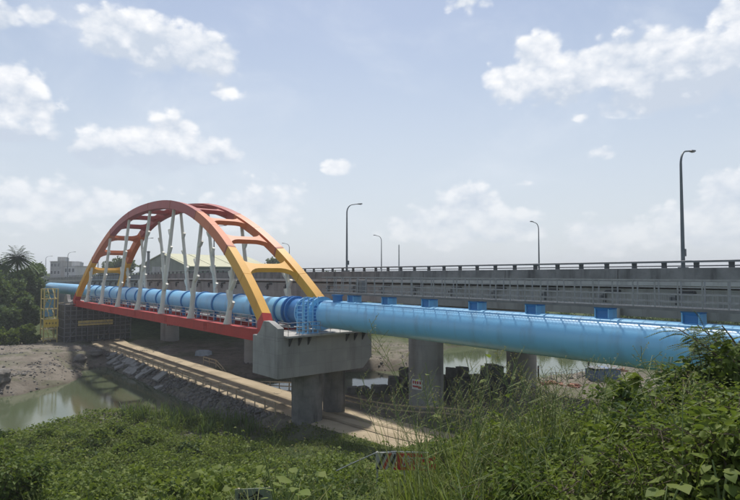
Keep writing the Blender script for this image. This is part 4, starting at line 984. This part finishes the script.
# taller weeds and dead stems standing out of the creepers
n = 3200; Yr = 14 + 42*rng.random(n); U = rng.uniform(-.72, .22, n); Xr = U*Yr; H = height(Xr, Yr); P_ = Xr*CS + Yr*SN
k = (H > .6) & (P_ < 26.5) & open_ground(Xr, Yr, 4.0) & (wob(Xr, Yr, 6, 2) + rng.normal(0, .4, n) > .1); B = np.stack([Xr, Yr, H + .1], -1)[k]; n = len(B)
hh = rng.uniform(.6, 1.5, n); V1, F1 = blades(B, hh, rng.uniform(.05, .4, n), .03, 2)
tag(link('weed_stems', fast_mesh('weed_stems', V1, F1, 'leaf_dry')), 'dry and green weed stems on the bank', kind='stuff')
LP = []
for i in range(n):
    m_ = rng.integers(4, 12); f = rng.uniform(.3, 1, m_)[:,None]; LP.append(B[i] + np.concatenate([rng.normal(0, .12, (m_,2)), f*hh[i]], 1))
tag(leaf_obj('weed_leaves', leaf_set(np.concatenate(LP), .26, up=.35, width=.26), 'leaf_light'), 'pale leaves of the taller weeds on the bank', kind='stuff')
# thin grass on the mud flats
X = rng.uniform(-20, 75, 60000); Y = rng.uniform(42, 112, 60000); H = height(X, Y); P_ = X*CS + Y*SN; S_ = -X*SN + Y*CS
k = (H > .5) & (np.abs(P_-road_p(S_)) > 4.0) & (wob(X, Y, 9, 33) > .25) ; B = np.stack([X, Y, H], -1)[k]
V, F = blades(B, rng.uniform(.25, .8, len(B)), rng.uniform(.3, 1, len(B)), .06, 2)
tag(link('flat_grass', fast_mesh('flat_grass', V, F, 'leaf_grass')), 'tufts of grass on the river flats', kind='stuff')

# short turf and weeds on the open strip beside the road
n = 14000; X = rng.uniform(-14, 14, n); Y = rng.uniform(34, 54, n); H = height(X, Y); P_ = X*CS + Y*SN; S_ = -X*SN + Y*CS
k = (H > .4) & (P_ < road_p(S_) - 3.4) & (P_ > 18) & (wob(X, Y, 2.4, 19) > -.35); B = np.stack([X, Y, H], -1)[k]
V, F = blades(B, rng.uniform(.15, .6, len(B)), rng.uniform(.3, 1, len(B)), .06, 2)
tag(link('verge_grass', fast_mesh('verge_grass', V, F, 'leaf_grass')), 'short grass on the strip below the near pier', kind='stuff')
q = np.stack([X, Y, H + .05 + .2*rng.random(n)], -1)[k]; q = q[rng.random(len(q)) < .6]
tag(leaf_obj('verge_weeds', leaf_set(q, .2, up=.6, width=.36), 'leaf_bush'), 'low weeds on the strip below the near pier', kind='stuff')

def branch_plant(name, label, cat, x, y, ht, rad, nbr, nleaf, lsize, mat, group, z=None, stemmat='bark', up=.5, width=.30, droop=.25, sub=True):
    """a shrub: curved stems from the root, leaves spread along their outer two thirds and on side twigs"""
    z0 = float(height(x, y)) if z is None else z
    t = thing(name, label, cat, (x, y, z0 - .05), 0, group); mb = MB(); pts = []; dirs = []
    for b in range(nbr):
        a = 2*math.pi*b/nbr + random.uniform(-.5,.5); rr_ = rad*random.uniform(.35, 1.0); hh = ht*random.uniform(.62, 1.0)
        tip = Vector((math.cos(a)*rr_, math.sin(a)*rr_, hh)); mid = Vector((math.cos(a)*rr_*.35, math.sin(a)*rr_*.35, hh*.62)) + Vector((random.uniform(-.1,.1)*rad, random.uniform(-.1,.1)*rad, 0))
        cur = []
        for q in range(7):
            tt = q/6; cur.append(Vector((0,0,0)).lerp(mid, tt).lerp(mid.lerp(tip, tt), tt) + Vector((0,0,-droop*ht*max(0,tt-.75))))
        r0 = .012 + .008*ht; mb.tube(cur, [r0*(1-.8*q/6) for q in range(7)], 5)
        for q in range(max(2, int(nleaf/nbr))):
            f = .22 + .78*random.random()**.8; i = min(5, int(f*6)); c = cur[i].lerp(cur[i+1], f*6-i); sp = rad*.34*(1.15-f*.55) if sub else rad*.08
            off = Vector((random.gauss(0,1), random.gauss(0,1), random.gauss(0,.8)))*sp*.7
            pts.append(c+off); dirs.append((off.x+math.cos(a)*.2, off.y+math.sin(a)*.2, off.z*.5-droop*.4))
            if sub and q % 9 == 0: mb.tube([c, c+off*.95], [.006, .003], 4, cap=False)
    mb.build('stem', stemmat, t)
    D = nrm(np.array(dirs) + 1e-6)
    V = oval_set(np.array([tuple(q) for q in pts]), lsize, up=up, width=width, axis=D); oval_obj('foliage', V, mat, t)
    return t
def pinnate_plant(name, label, cat, x, y, ht, rad, nbr, group, mat, z=None, nfr=14):
    """a feathery shrub: arching twigs bearing double rows of small leaflets"""
    z0 = float(height(x, y)) if z is None else z
    t = thing(name, label, cat, (x, y, z0-.05), 0, group); mb = MB(); LV = []
    for b in range(nbr):
        a = 2*math.pi*b/nbr + random.uniform(-.4,.4); rr_ = rad*random.uniform(.3,1); hh = ht*random.uniform(.6,1)
        tip = Vector((math.cos(a)*rr_, math.sin(a)*rr_, hh)); mid = Vector((tip.x*.3, tip.y*.3, hh*.65)); cur = [Vector((0,0,0)).lerp(mid, q/6).lerp(mid.lerp(tip, q/6), q/6) for q in range(7)]
        mb.tube(cur, [.022*(1-.8*q/6)+.003 for q in range(7)], 5)
        for f_ in range(nfr):
            f = .3 + .7*(f_+random.random())/nfr; i = min(5, int(f*6)); c = cur[i].lerp(cur[i+1], f*6-i)
            d = Vector((random.gauss(0,1)+math.cos(a)*.7, random.gauss(0,1)+math.sin(a)*.7, random.uniform(-.1,.5))).normalized(); ln = random.uniform(.28,.48); sd = d.cross(Vector((0,0,1))).normalized()
            m_ = 13; tt = np.linspace(.12, 1, m_); cen = np.array([tuple(c + d*ln*q - Vector((0,0,1))*(.35*ln*q*q)) for q in tt])
            mb.tube([c, c + d*ln*.55 - Vector((0,0,.35*ln*.3)), c + d*ln - Vector((0,0,.35*ln))], [.004,.003,.002], 3, cap=False)
            for sg in (-1, 1):
                ax = np.tile(np.array(sd)*sg*1.0 + np.array(d)*.35, (m_,1)); l = .055*(1-.5*np.abs(tt-.5)); dn = nrm(ax); uu = np.array([0,0,1.0]); s2 = nrm(np.cross(dn, uu))
                V = np.stack([cen, cen + dn*l[:,None]*.5 + s2*l[:,None]*.30, cen + dn*l[:,None] - uu*l[:,None]*.25, cen + dn*l[:,None]*.5 - s2*l[:,None]*.30], 1); LV.append(V.reshape(-1,3))
    mb.build('stem', 'bark', t); leaf_obj('foliage', np.concatenate(LV), mat, t); return t
def grass_clump(name, label, x, y, ht, nb, group, mat='leaf_grass', heads=0, width=.022, spread=.18, lean=(.15,.75), z=None):
    z0 = float(height(x, y)) if z is None else z
    t = thing(name, label, 'grass', (x, y, z0-.05), 0, group)
    B = np.stack([rng.normal(0, spread, nb), rng.normal(0, spread, nb), np.zeros(nb)], -1)
    V, F = blades(B, ht*rng.uniform(.45, 1, nb), rng.uniform(*lean, nb), width*rng.uniform(.7,1.4, nb), 6, 1.2)
    tag(link('blades', fast_mesh('blades', V, F, mat), t), kind='stuff')
    if heads:
        mb = MB(); HV = []
        for k in range(heads):
            a = random.uniform(0, 6.28); ln = ht*random.uniform(.9, 1.2); l_ = random.uniform(.08,.35); bx = Vector((random.gauss(0,spread), random.gauss(0,spread), 0))
            cur = [bx + Vector((math.cos(a)*l_*ln*q*q, math.sin(a)*l_*ln*q*q, ln*q*(1-.15*l_*q))) for q in (0,.3,.6,.85,1)]
            mb.tube(cur, [.007,.006,.005,.004,.003], 4)
            for j in range(9):                      # open panicle branches
                c = cur[3].lerp(cur[4], j/8); aa = j*2.4; e = c + Vector((math.cos(aa)*.16, math.sin(aa)*.16, .07+.02*j))*(1.2-.07*j)
                mb.tube([c, e], [.003,.002], 3, cap=False); HV += [tuple(c.lerp(e, f)) for f in (.35,.5,.65,.8,.95)]
        st_ = mb.build('stalk', 'stalk', t); leaf_obj('seed_head', leaf_set(np.array(HV), .026, up=.3, width=.16), 'leaf_dry', st_)
    return t
def leaf_blade_mesh(name, mat, l=1.0, w=.42, heart=True):     # one large leaf with midrib fold
    mb = MB(); n = 8; rows = []
    for i in range(n+1):
        t = i/n; ww = w*math.sin(math.pi*min(1, (t*.93+.07))**.75)*(1 if not heart else 1.12-.25*t); y = l*(t - (.07 if heart and i == 0 else 0)); dz = -.22*l*t*t
        rows.append([(-ww, y-(.06*l if heart and i < 2 else 0), dz+.10*ww), (-ww*.5, y, dz+.07*ww), (0, y, dz), (ww*.5, y, dz+.07*ww), (ww, y-(.06*l if heart and i < 2 else 0), dz+.10*ww)])
    for r_ in rows: mb.v += r_
    for i in range(n):
        for j in range(4): mb.f.append((5*i+j, 5*i+j+1, 5*i+6+j, 5*i+5+j))
    return mb.mesh(name, mat, smooth='all')
LEAVES = [leaf_blade_mesh('leaf', m_, 1, w_) for m_, w_ in (('leaf_light',.46),('leaf_bush',.44),('leaf_vine',.48),('leaf_light',.36))]
def broadleaf(label, x, y, ht, nl, lsize, group, z=None, light=.5, lean=(0,0)):
    z0 = float(height(x, y)) if z is None else z
    t = thing('broadleaf_plant', label, 'plant', (x, y, z0-.05), random.uniform(0,6.28)*0, group); mb = MB(); nst = max(2, nl//7)
    stems = []
    for b in range(nst):
        a = random.uniform(0, 6.28); rr_ = ht*random.uniform(.1,.4); tip = Vector((math.cos(a)*rr_+lean[0], math.sin(a)*rr_+lean[1], ht*random.uniform(.7,1))); mid = Vector((tip.x*.3, tip.y*.3, tip.z*.6))
        cur = [Vector((0,0,0)).lerp(mid, q/6).lerp(mid.lerp(tip, q/6), q/6) for q in range(7)]; stems.append(cur); mb.tube(cur, [.012*(1-.7*q/6)+.002 for q in range(7)], 5)
    so = mb.build('stem', 'stalk', t)
    for k in range(nl):
        cur = stems[k % nst]; f = .35 + .65*((k//nst)+random.random()*.6)/max(1, nl/nst); f = min(f, .999); i = min(5, int(f*6)); c = cur[i].lerp(cur[i+1], f*6-i)
        a = k*2.4 + random.uniform(-.4,.4); d = Vector((math.cos(a), math.sin(a), 0)); pe = c + d*lsize*.5 + Vector((0,0,lsize*.25)); 
        pm_ = MB().tube([c, pe], [.004,.003], 4, cap=False)
        o = link('leaf', LEAVES[random.choice((0,3)) if random.random() < light else random.choice((1,2))], t, pe, (random.uniform(-.5,.25), random.uniform(-.35,.35), a - math.pi/2))
        s_ = lsize*random.uniform(.65,1.2); o.scale = (s_, s_, s_)
    return t
def tree(name, label, x, y, ht, rad, nleaf, lsize, mat, group, trunk=.28, base=.3, zsq=.8, cat='tree', lumps=9):
    z0 = float(height(x, y)); t = thing(name, label, cat, (x, y, z0-.1), 0, group); mb = MB()
    bend = Vector((random.uniform(-.5,.5), random.uniform(-.5,.5), 0)); cz = ht*(base + (1-base)*.5)
    tr = [Vector((0,0,0)), bend*.5 + Vector((0,0,ht*.3)), bend + Vector((0,0,ht*.62)), bend*1.2 + Vector((0,0,ht*.85))]
    mb.tube(tr, [trunk, trunk*.8, trunk*.5, trunk*.15], 8); cl = []
    for k in range(lumps):
        a = k*2.4 + random.uniform(-.5,.5); rr_ = rad*random.uniform(.25,.8); zz = ht*(base + (1-base)*random.uniform(.12,.92)); shr = 1 - .55*max(0, (zz/ht-.6)/.4)
        c = Vector((math.cos(a)*rr_*shr, math.sin(a)*rr_*shr, zz)) + bend; cl.append((c, rad*random.uniform(.32,.52)))
        f = min(.8, max(.25, zz/ht*.75)); b0 = Vector((0,0,0)).lerp(tr[-1], f); mb.tube([b0, b0.lerp(c, .6) + Vector((0,0,-.1*rad)), c], [trunk*.35, trunk*.2, trunk*.06], 5)
    mb.build('trunk', 'bark', t, smooth=True); w_ = np.array([r_**2 for c, r_ in cl]); w_ = w_/w_.sum(); V = []
    for (c, r_), f in zip(cl, w_):
        m_ = max(20, int(nleaf*f)); d = nrm(rng.normal(0, 1, (m_, 3))); rad_ = r_*(rng.random(m_)**.45)*(1 + .35*np.sin(d[:,0]*5+c.x)*np.sin(d[:,1]*6+c.y))
        P = np.array(c) + d*rad_[:,None]*np.array([1,1,zsq]); V.append(leaf_set(P, lsize, up=.45, width=.42, axis=d*.7))
    leaf_obj('crown', np.concatenate(V), mat, t); return t
def palm(label, x, y, ht, fl):
    z0 = float(height(x, y)); t = thing('palm_tree', label, 'palm tree', (x, y, z0-.1)); tr = [Vector((.25*math.sin(q*.5), 0, ht*q/8)) for q in range(9)]
    MB().tube(tr, [.34,.28,.25,.23,.22,.21,.2,.2,.22], 10).build('trunk', 'bark', t, smooth=True); top = tr[-1]
    for k in range(54):
        a = k*2.4; el = 1.3 - 2.0*(k/54) + random.uniform(-.1,.1); d = Vector((math.cos(a)*math.cos(el), math.sin(a)*math.cos(el), math.sin(el))); ln = fl*random.uniform(.85,1.1); m_ = 26
        tt = np.linspace(.08, 1, m_); cen = np.array([tuple(top + d*ln*q + Vector((0,0,-1))*ln*.5*q*q*(.55+.45*math.cos(el))) for q in tt])
        sd = d.cross(Vector((0,0,1))).normalized(); V = []
        for sg in (-1, 1):
            dn = nrm(np.tile(np.array(sd)*sg + np.array(d)*.55 - np.array([0,0,.45]), (m_,1)) + rng.normal(0,.08,(m_,3))); l = .95*(1-.75*np.abs(tt-.45)); s2 = nrm(np.cross(dn, np.array([0,0,1.0])))*.16
            V.append(np.stack([cen, cen+dn*l[:,None]*.4+s2, cen+dn*l[:,None], cen+dn*l[:,None]*.4-s2], 1).reshape(-1,3))
        leaf_obj('frond', np.concatenate(V), 'leaf_tree', t)
    return t

# --- left bank: trees and scrub beyond the mud flats
palm('tall palm rising above the trees at the left edge', at(18,128), 128, 17.4, 4.3)
palm('smaller palm half hidden left of the tall one', at(3,140), 140, 15.0, 3.8)
lt = [(0,118,14.2,4.6,'broad dark tree at the left frame edge'),(27,133,15.6,3.6,'rounded dark tree right of the tall palm'),(35,150,16.4,3.0,'slim tree beside the grey wall'),(15,124,14.0,4.2,'dark tree below the tall palm'),(9,113,7.0,3.2,'low bushy tree at the left behind the mud bank'),(24,116,8.6,2.8,'low dark tree close to the yellow stair tower'),(-16,124,13,4.5,'tree just outside the left frame edge'),(27,124,10.6,2.4,'narrow tree behind the stair tower')]
for px, y, h, r_, lb in lt: tree('broadleaf_tree', lb, at(px, y), y, h, r_, 6500, .55, 'leaf_tree', 'trees on the left bank', .26, .10, .9, lumps=13)
for px, y, h, r_, lb in ((2,108.5,3.4,2.3,'light green bush at the left edge of the mud bank'),(13,108,2.8,2.0,'light green bush under the low left tree'),(23,109,3.6,2.0,'bush with pale leaves below the dark trees'),(33,110,3.2,1.9,'bush nearest the foot of the stair tower'),(-10,104,3.5,2.4,'bush at the far left end of the mud bank')):
    tree('bank_bush', lb, at(px, y), y, h, r_, 2600, .40, 'leaf_bush', 'bushes on the left bank', .1, .02, .9, 'bush', 7)
# --- belt of trees seen below and behind the viaduct
bt = [(96,178,8),(108,172,7),(120,168,8.5),(133,176,8),(146,165,7.5),(158,172,8.5),(171,178,8),(184,166,7),(197,175,8.4),(210,168,7.6),(224,178,8.2),(238,166,7.2),(252,176,8),(268,168,7),(285,172,7.4),(303,185,7),(325,196,7.6),(350,205,6.4),(378,212,6.8),(405,222,6.0),(432,226,5.6),(462,226,5.2),(495,230,5.8),(528,226,5.4),(560,230,5.6),(592,226,6.0),(625,230,5.4),(658,226,5.8),(690,230,5.6),(722,226,5.4)]
for k, (px, y, h) in enumerate(bt):
    y += 3*math.sin(k*2.1)
    tree('belt_tree', '%s tree from the left end, in the dark belt behind the viaduct' % (ORD + ['twenty-' + q for q in ORD[:9]] + ['thirtieth'])[k], at(px, y), y, h, 4.6 if px < 300 else 6.0, 2000, .75, 'leaf_far', 'tree belt behind the viaduct', .22, .05, .85)
for k, px in enumerate((452,474,497,520,541,563,586,610,633,657,682,706,730,752)):
    y = 137 + 3*math.sin(k*1.9); tree('shore_bush', '%s bush from the left on the far shore beyond the pipe' % ORD[k], at(px, y), y, 3.6 + .8*math.sin(k*2.7), 3.6, 1500, .55, 'leaf_tree', 'bushes on the far shore', .12, .02, .8, 'bush', 8)
# rounded tree tops above the viaduct, between the arch ribs
for px, y, h, lb in ((281,230,19.5,'dark tree top showing over the viaduct beside the right rib'),(270,236,18.6,'second tree top left of it, over the viaduct'),(112,250,18.2,'tree top behind the left half of the arch'),(125,240,17.6,'tree top left of the dark chimney')):
    tree('background_tree', lb, at(px, y), y, h, 5.0, 2200, .9, 'leaf_far', 'tree tops over the viaduct', .3, .3, .8)
# a far wood along the horizon
n = 60000; a = rng.uniform(-1.2, 1.2, n); rr_ = rng.uniform(420, 900, n); X = rr_*np.sin(a); Y = rr_*np.cos(a); zt = 5.7 + (7.5 + 2.2*wob(X, Y, 60, 5) + 1.2*wob(X, Y, 23, 11))*rng.random(n)**.6
tag(leaf_obj('distant_wood', leaf_set(np.stack([X, Y, zt], -1), np.full(n, 4.2), up=.3), 'leaf_far'), 'low far wood along the horizon', kind='stuff')

# --- reeds on the near shore of the left pool
rp = [(145,421),(158,424),(168,420),(178,425),(186,419),(195,427),(204,420),(212,428),(221,423),(230,430),(240,426),(250,432),(137,424),(128,421),(172,432),(205,436),(235,438)]
rp.sort()
for k, (px, py) in enumerate(rp):
    x, y = gpx(px, py, -14.9); o = grass_clump('reed_clump', '%s reed clump from the left along the near pool shore' % ORD[k], x, y, random.uniform(1.7, 2.7), 60, 'reeds at the pool shore', 'leaf_reed', 0, .10, .55, (.12,.6))
# --- bushes on the slope
branch_plant('slope_bush', 'large dark bush at the lower left corner', 'bush', at(2,21), 21, 4.1, 1.75, 26, 9000, .17, 'leaf_bush', 'bushes on the slope')
sb = [(100,31,1.3,1.3,'leaf_bush','low bush on the left of the slope'),(150,40,1.2,1.6,'leaf_vine','creeper mound on the upper slope, left of centre'),(60,38,1.2,1.5,'leaf_vine','creeper mound above the large corner bush'),(190,34,1.4,1.4,'leaf_bush','rounded bush in the middle of the green slope'),(232,27,1.6,1.3,'leaf_bush','bush just above the notice board'),(300,30,1.3,1.3,'leaf_bush','bush below the near pier column'),(335,34,1.2,1.3,'leaf_bush','bush at the road edge left of the barrier'),(85,23,1.3,1.3,'leaf_vine','creeper mound right of the large corner bush'),(150,24,1.4,1.4,'leaf_vine','creeper mound at the bottom, left of centre'),(200,21,1.4,1.3,'leaf_bush','bush at the bottom edge left of the notice board'),(235,40,1.1,1.3,'leaf_vine','mound of creepers below the timber fence end'),(310,24,1.5,1.2,'leaf_bush','bush between notice board and barrier'),(350,27,1.3,1.2,'leaf_vine','creeper mound left of the traffic cone'),(410,30,1.4,1.2,'leaf_bush','bush directly behind the striped barrier'),(450,33,1.6,1.4,'leaf_bush','bush behind the barrier on its right')]
for px, y, h, r_, mt, lb in sb: branch_plant('slope_bush', lb, 'bush', at(px, y), y, h, r_, 16, 2600, .17, mt, 'bushes on the slope', droop=.1)
r3 = random.Random(21); bands = (('upper', 38, 46, 15, .6, 1.1), ('middle', 27, 35, 17, .9, 1.7), ('lower', 19, 26, 16, 1.4, 2.4))
for nm, y0, y1, cnt, h0, h1 in bands:
    for k in range(cnt):
        px = -10 + (350 if nm != 'upper' else 215)*(k + r3.random())/cnt; y = r3.uniform(y0, y1); mt = r3.choice(('leaf_bush','leaf_vine','leaf_light','leaf_dark','leaf_grass','leaf_vine'))
        branch_plant('weed_clump', '%s weed clump from the left in the %s band of the green slope' % (ORD[k], nm), 'weeds', at(px, y), y, r3.uniform(h0, h1), r3.uniform(.45, 1.0), r3.randint(7, 14), r3.randint(700, 1400), r3.choice((.14, .18, .24, .30)), mt, 'weed clumps on the slope', droop=r3.uniform(0,.25), width=r3.choice((.16,.26,.36)))
for k, (px, y, row) in enumerate(((372,16.5,463),(392,17,468),(412,16,466),(428,17.5,458),(350,16,472),(250,11.5,486),(266,11.2,490),(238,11.8,488))):
    x = at(px, y); z0 = float(height(x, y)) - EYE; grass_clump('tall_grass', 'tall green grass clump with open seed heads in the foreground', x, y, max(.6, (-(row-273.5)/560*y - z0)*1.15), 34, 'foreground grasses', 'leaf_grass', 1, .03, .22, (.15,.7))
# --- foreground: grasses and weeds below the camera
def fg_grass(n, u0, u1, y0, y1, r0, r1, heads, width, mat='leaf_grass', lean=(.1,.6)):
    for k in range(n):
        u = u0 + (u1-u0)*(k+random.random())/n; y = random.uniform(y0, y1); x = u*y; row = random.uniform(r0, r1)
        z0 = float(height(x, y)) - EYE; h = min(3.4, max(.6, (-(row-273.5)/560*y - z0)*1.22))
        grass_clump('tall_grass', 'tall green grass clump with open seed heads in the foreground', x, y, h, random.randint(30, 52), 'foreground grasses', mat, random.randint(*heads), width*random.uniform(.8,1.3), .15, lean)
fg_grass(30, .06, .32, 7, 12, 392, 440, (2,5), .026)
fg_grass(16, .12, .32, 5.5, 8, 440, 490, (0,2), .024, 'leaf_light', (.3,.9))
fg_grass(9, -.02, .12, 5.5, 8, 482, 505, (0,0), .024, 'leaf_light', (.3,.9))
fg_grass(14, -.24, .02, 6, 10, 455, 500, (0,2), .026, 'leaf_grass', (.2,.9))
fg_grass(12, .26, .48, 6, 9, 392, 450, (1,4), .018)
fg_grass(14, .30, .64, 4.6, 8.5, 380, 470, (0,3), .016, 'leaf_light', (.2,.8))
fg_grass(10, -.62, -.24, 14, 18, 470, 500, (0,1), .03)
# shrubs of the right-hand thicket: (image column, distance, wanted top row)
th = [(500,10,424),(530,9,418),(556,11,424),(585,9.5,404),(612,8.5,412),(640,10,388),(664,8.0,392),(690,9,366),(715,7.5,362),(738,8.5,326),(760,7,318),(600,6.8,446),(640,6.2,424),(680,6.0,432),(720,5.8,398),(750,5.6,390),(560,7.2,440),(520,7.6,448),(480,9,440),(655,5.0,455),(700,4.8,450),(745,4.6,440),(600,5.4,470),(550,6,472),(500,6.6,476)]
tiers = {}
for px, y, row in th: tiers.setdefault('back' if y > 7.9 else 'middle' if y > 5.9 else 'front', []).append(px)
for k, (px, y, row) in enumerate(th):
    x = at(px, y); z0 = float(height(x, y)) - EYE; top = -(row-273.5)/560*y; h = max(.6, top - z0); ti = 'back' if y > 7.9 else 'middle' if y > 5.9 else 'front'; od = ORD[sorted(tiers[ti]).index(px)]
    if k in (7, 9, 10):
        pinnate_plant('feathery_shrub', 'feathery shrub, %s from the left in the %s row of the thicket' % (od, ti), 'shrub', x, y, h, .75 + .03*y, 13, 'feathery shrubs in the right thicket', 'leaf_dark', nfr=26)
    else:
        branch_plant('thicket_shrub', 'leafy shrub, %s from the left in the %s row of the thicket' % (od, ti), 'shrub', x, y, h*random.uniform(.95,1.1), .42 + .045*y, random.randint(8,14), random.randint(1500,2800), random.uniform(.045,.085) if y < 7 else random.uniform(.06,.12), random.choice(('leaf_bush','leaf_light','leaf_vine','leaf_dark','leaf_bush')), 'shrubs in the right thicket', droop=.15)
# low filler foliage under the thicket
n = 60000; Yr = 3.4 + 9.5*rng.random(n); U = rng.uniform(.02, .95, n); Xr = U*Yr; H = height(Xr, Yr); cz = .12 + .55*np.maximum(0, wob(Xr, Yr, 1.6, 6))
V = oval_set(np.stack([Xr, Yr, H + cz*rng.random(n)**.6], -1), np.where(rng.random(n) < .2, .10, .06), up=.55)
tag(oval_obj('undergrowth', V, 'leaf_bush'), 'dense low undergrowth beneath the right thicket', kind='stuff')
# large-leaved plants standing out of the thicket
bl = [(655,4.3,470,9,.125,'large-leaved plant at the bottom right with broad bright leaves'),(715,4.2,465,9,.125,'large-leaved plant in the lower right corner'),(740,4.8,440,9,.115,'large-leaved plant at the right frame edge'),(672,7.6,355,9,.13,'pale-leaved climber in front of the pipe underside'),(625,8.2,372,10,.15,'climber with round pale leaves at the thicket top'),(705,7.2,338,9,.12,'climber with single bright leaf in front of the pipe'),(738,7.0,322,10,.10,'climber at the right edge reaching over the pipe'),(600,7.0,412,9,.12,'round-leaved plant in the middle of the thicket'),(560,5.2,462,8,.10,'round-leaved weed at the bottom, left of the thicket'),(455,9.0,392,8,.13,'leafy climber in front of the dark blocks'),(497,9.5,380,9,.12,'climber with bright leaves beside the far column'),(290,6.0,432,10,.13,'tall weed with bright leaves below the near pier'),(262,5.6,470,8,.12,'weed with long leaves right of the notice board'),(330,5.2,478,9,.11,'weed with bright leaves at the bottom centre'),(395,5.4,486,8,.12,'broad yellow-green leaves at the bottom below the barrier')]
for px, y, row, nl, ls, lb in bl:
    x = at(px, y); z0 = float(height(x, y)) - EYE; h = max(.4, -(row-273.5)/560*y - z0); broadleaf(lb, x, y, h*1.16, nl+8, ls*1.05, 'large-leaved plants in the foreground', light=.5)


# thin leafy stems standing clear of the thicket
for k, (px, y, row) in enumerate(((480,8.5,398),(512,9.0,392),(536,8.0,400),(566,8.6,388),(596,7.8,384),(622,8.4,372),(648,7.4,366),(676,7.8,350),(700,7.0,346),(722,7.6,332),(736,6.6,322),(690,5.2,420),(610,5.8,430),(555,6.4,436))):
    x = at(px, y); z0 = float(height(x, y)) - EYE; h = -(row-273.5)/560*y - z0
    branch_plant('leafy_stem', '%s thin leafy stem from the left, standing clear of the thicket' % ORD[k], 'plant', x, y, h, .22, 3, 110, random.uniform(.07,.12), random.choice(('leaf_light','leaf_vine','leaf_bush')), 'leafy stems above the thicket', stemmat='stalk', droop=.05, width=.36)

# ------------------------------------------------------------------ the summer haze
def haze():
    o = MB().box((0, 620, 19.0), (3060, 1840, 44)).build('haze', 'concrete'); o.data.materials.clear()
    mt = bpy.data.materials.new('haze'); mt.use_nodes = True; nt = mt.node_tree; nt.nodes.clear()
    out = nt.nodes.new('ShaderNodeOutputMaterial'); v = nt.nodes.new('ShaderNodeVolumePrincipled'); nt.links.new(v.outputs[0], out.inputs['Volume'])
    v.inputs['Color'].default_value = (.86, .90, .95, 1); v.inputs['Density'].default_value = .0005; v.inputs['Anisotropy'].default_value = .2
    o.data.materials.append(mt); o.display_type = 'WIRE'; tag(o, 'thin pale summer haze over the river', kind='stuff')
haze()
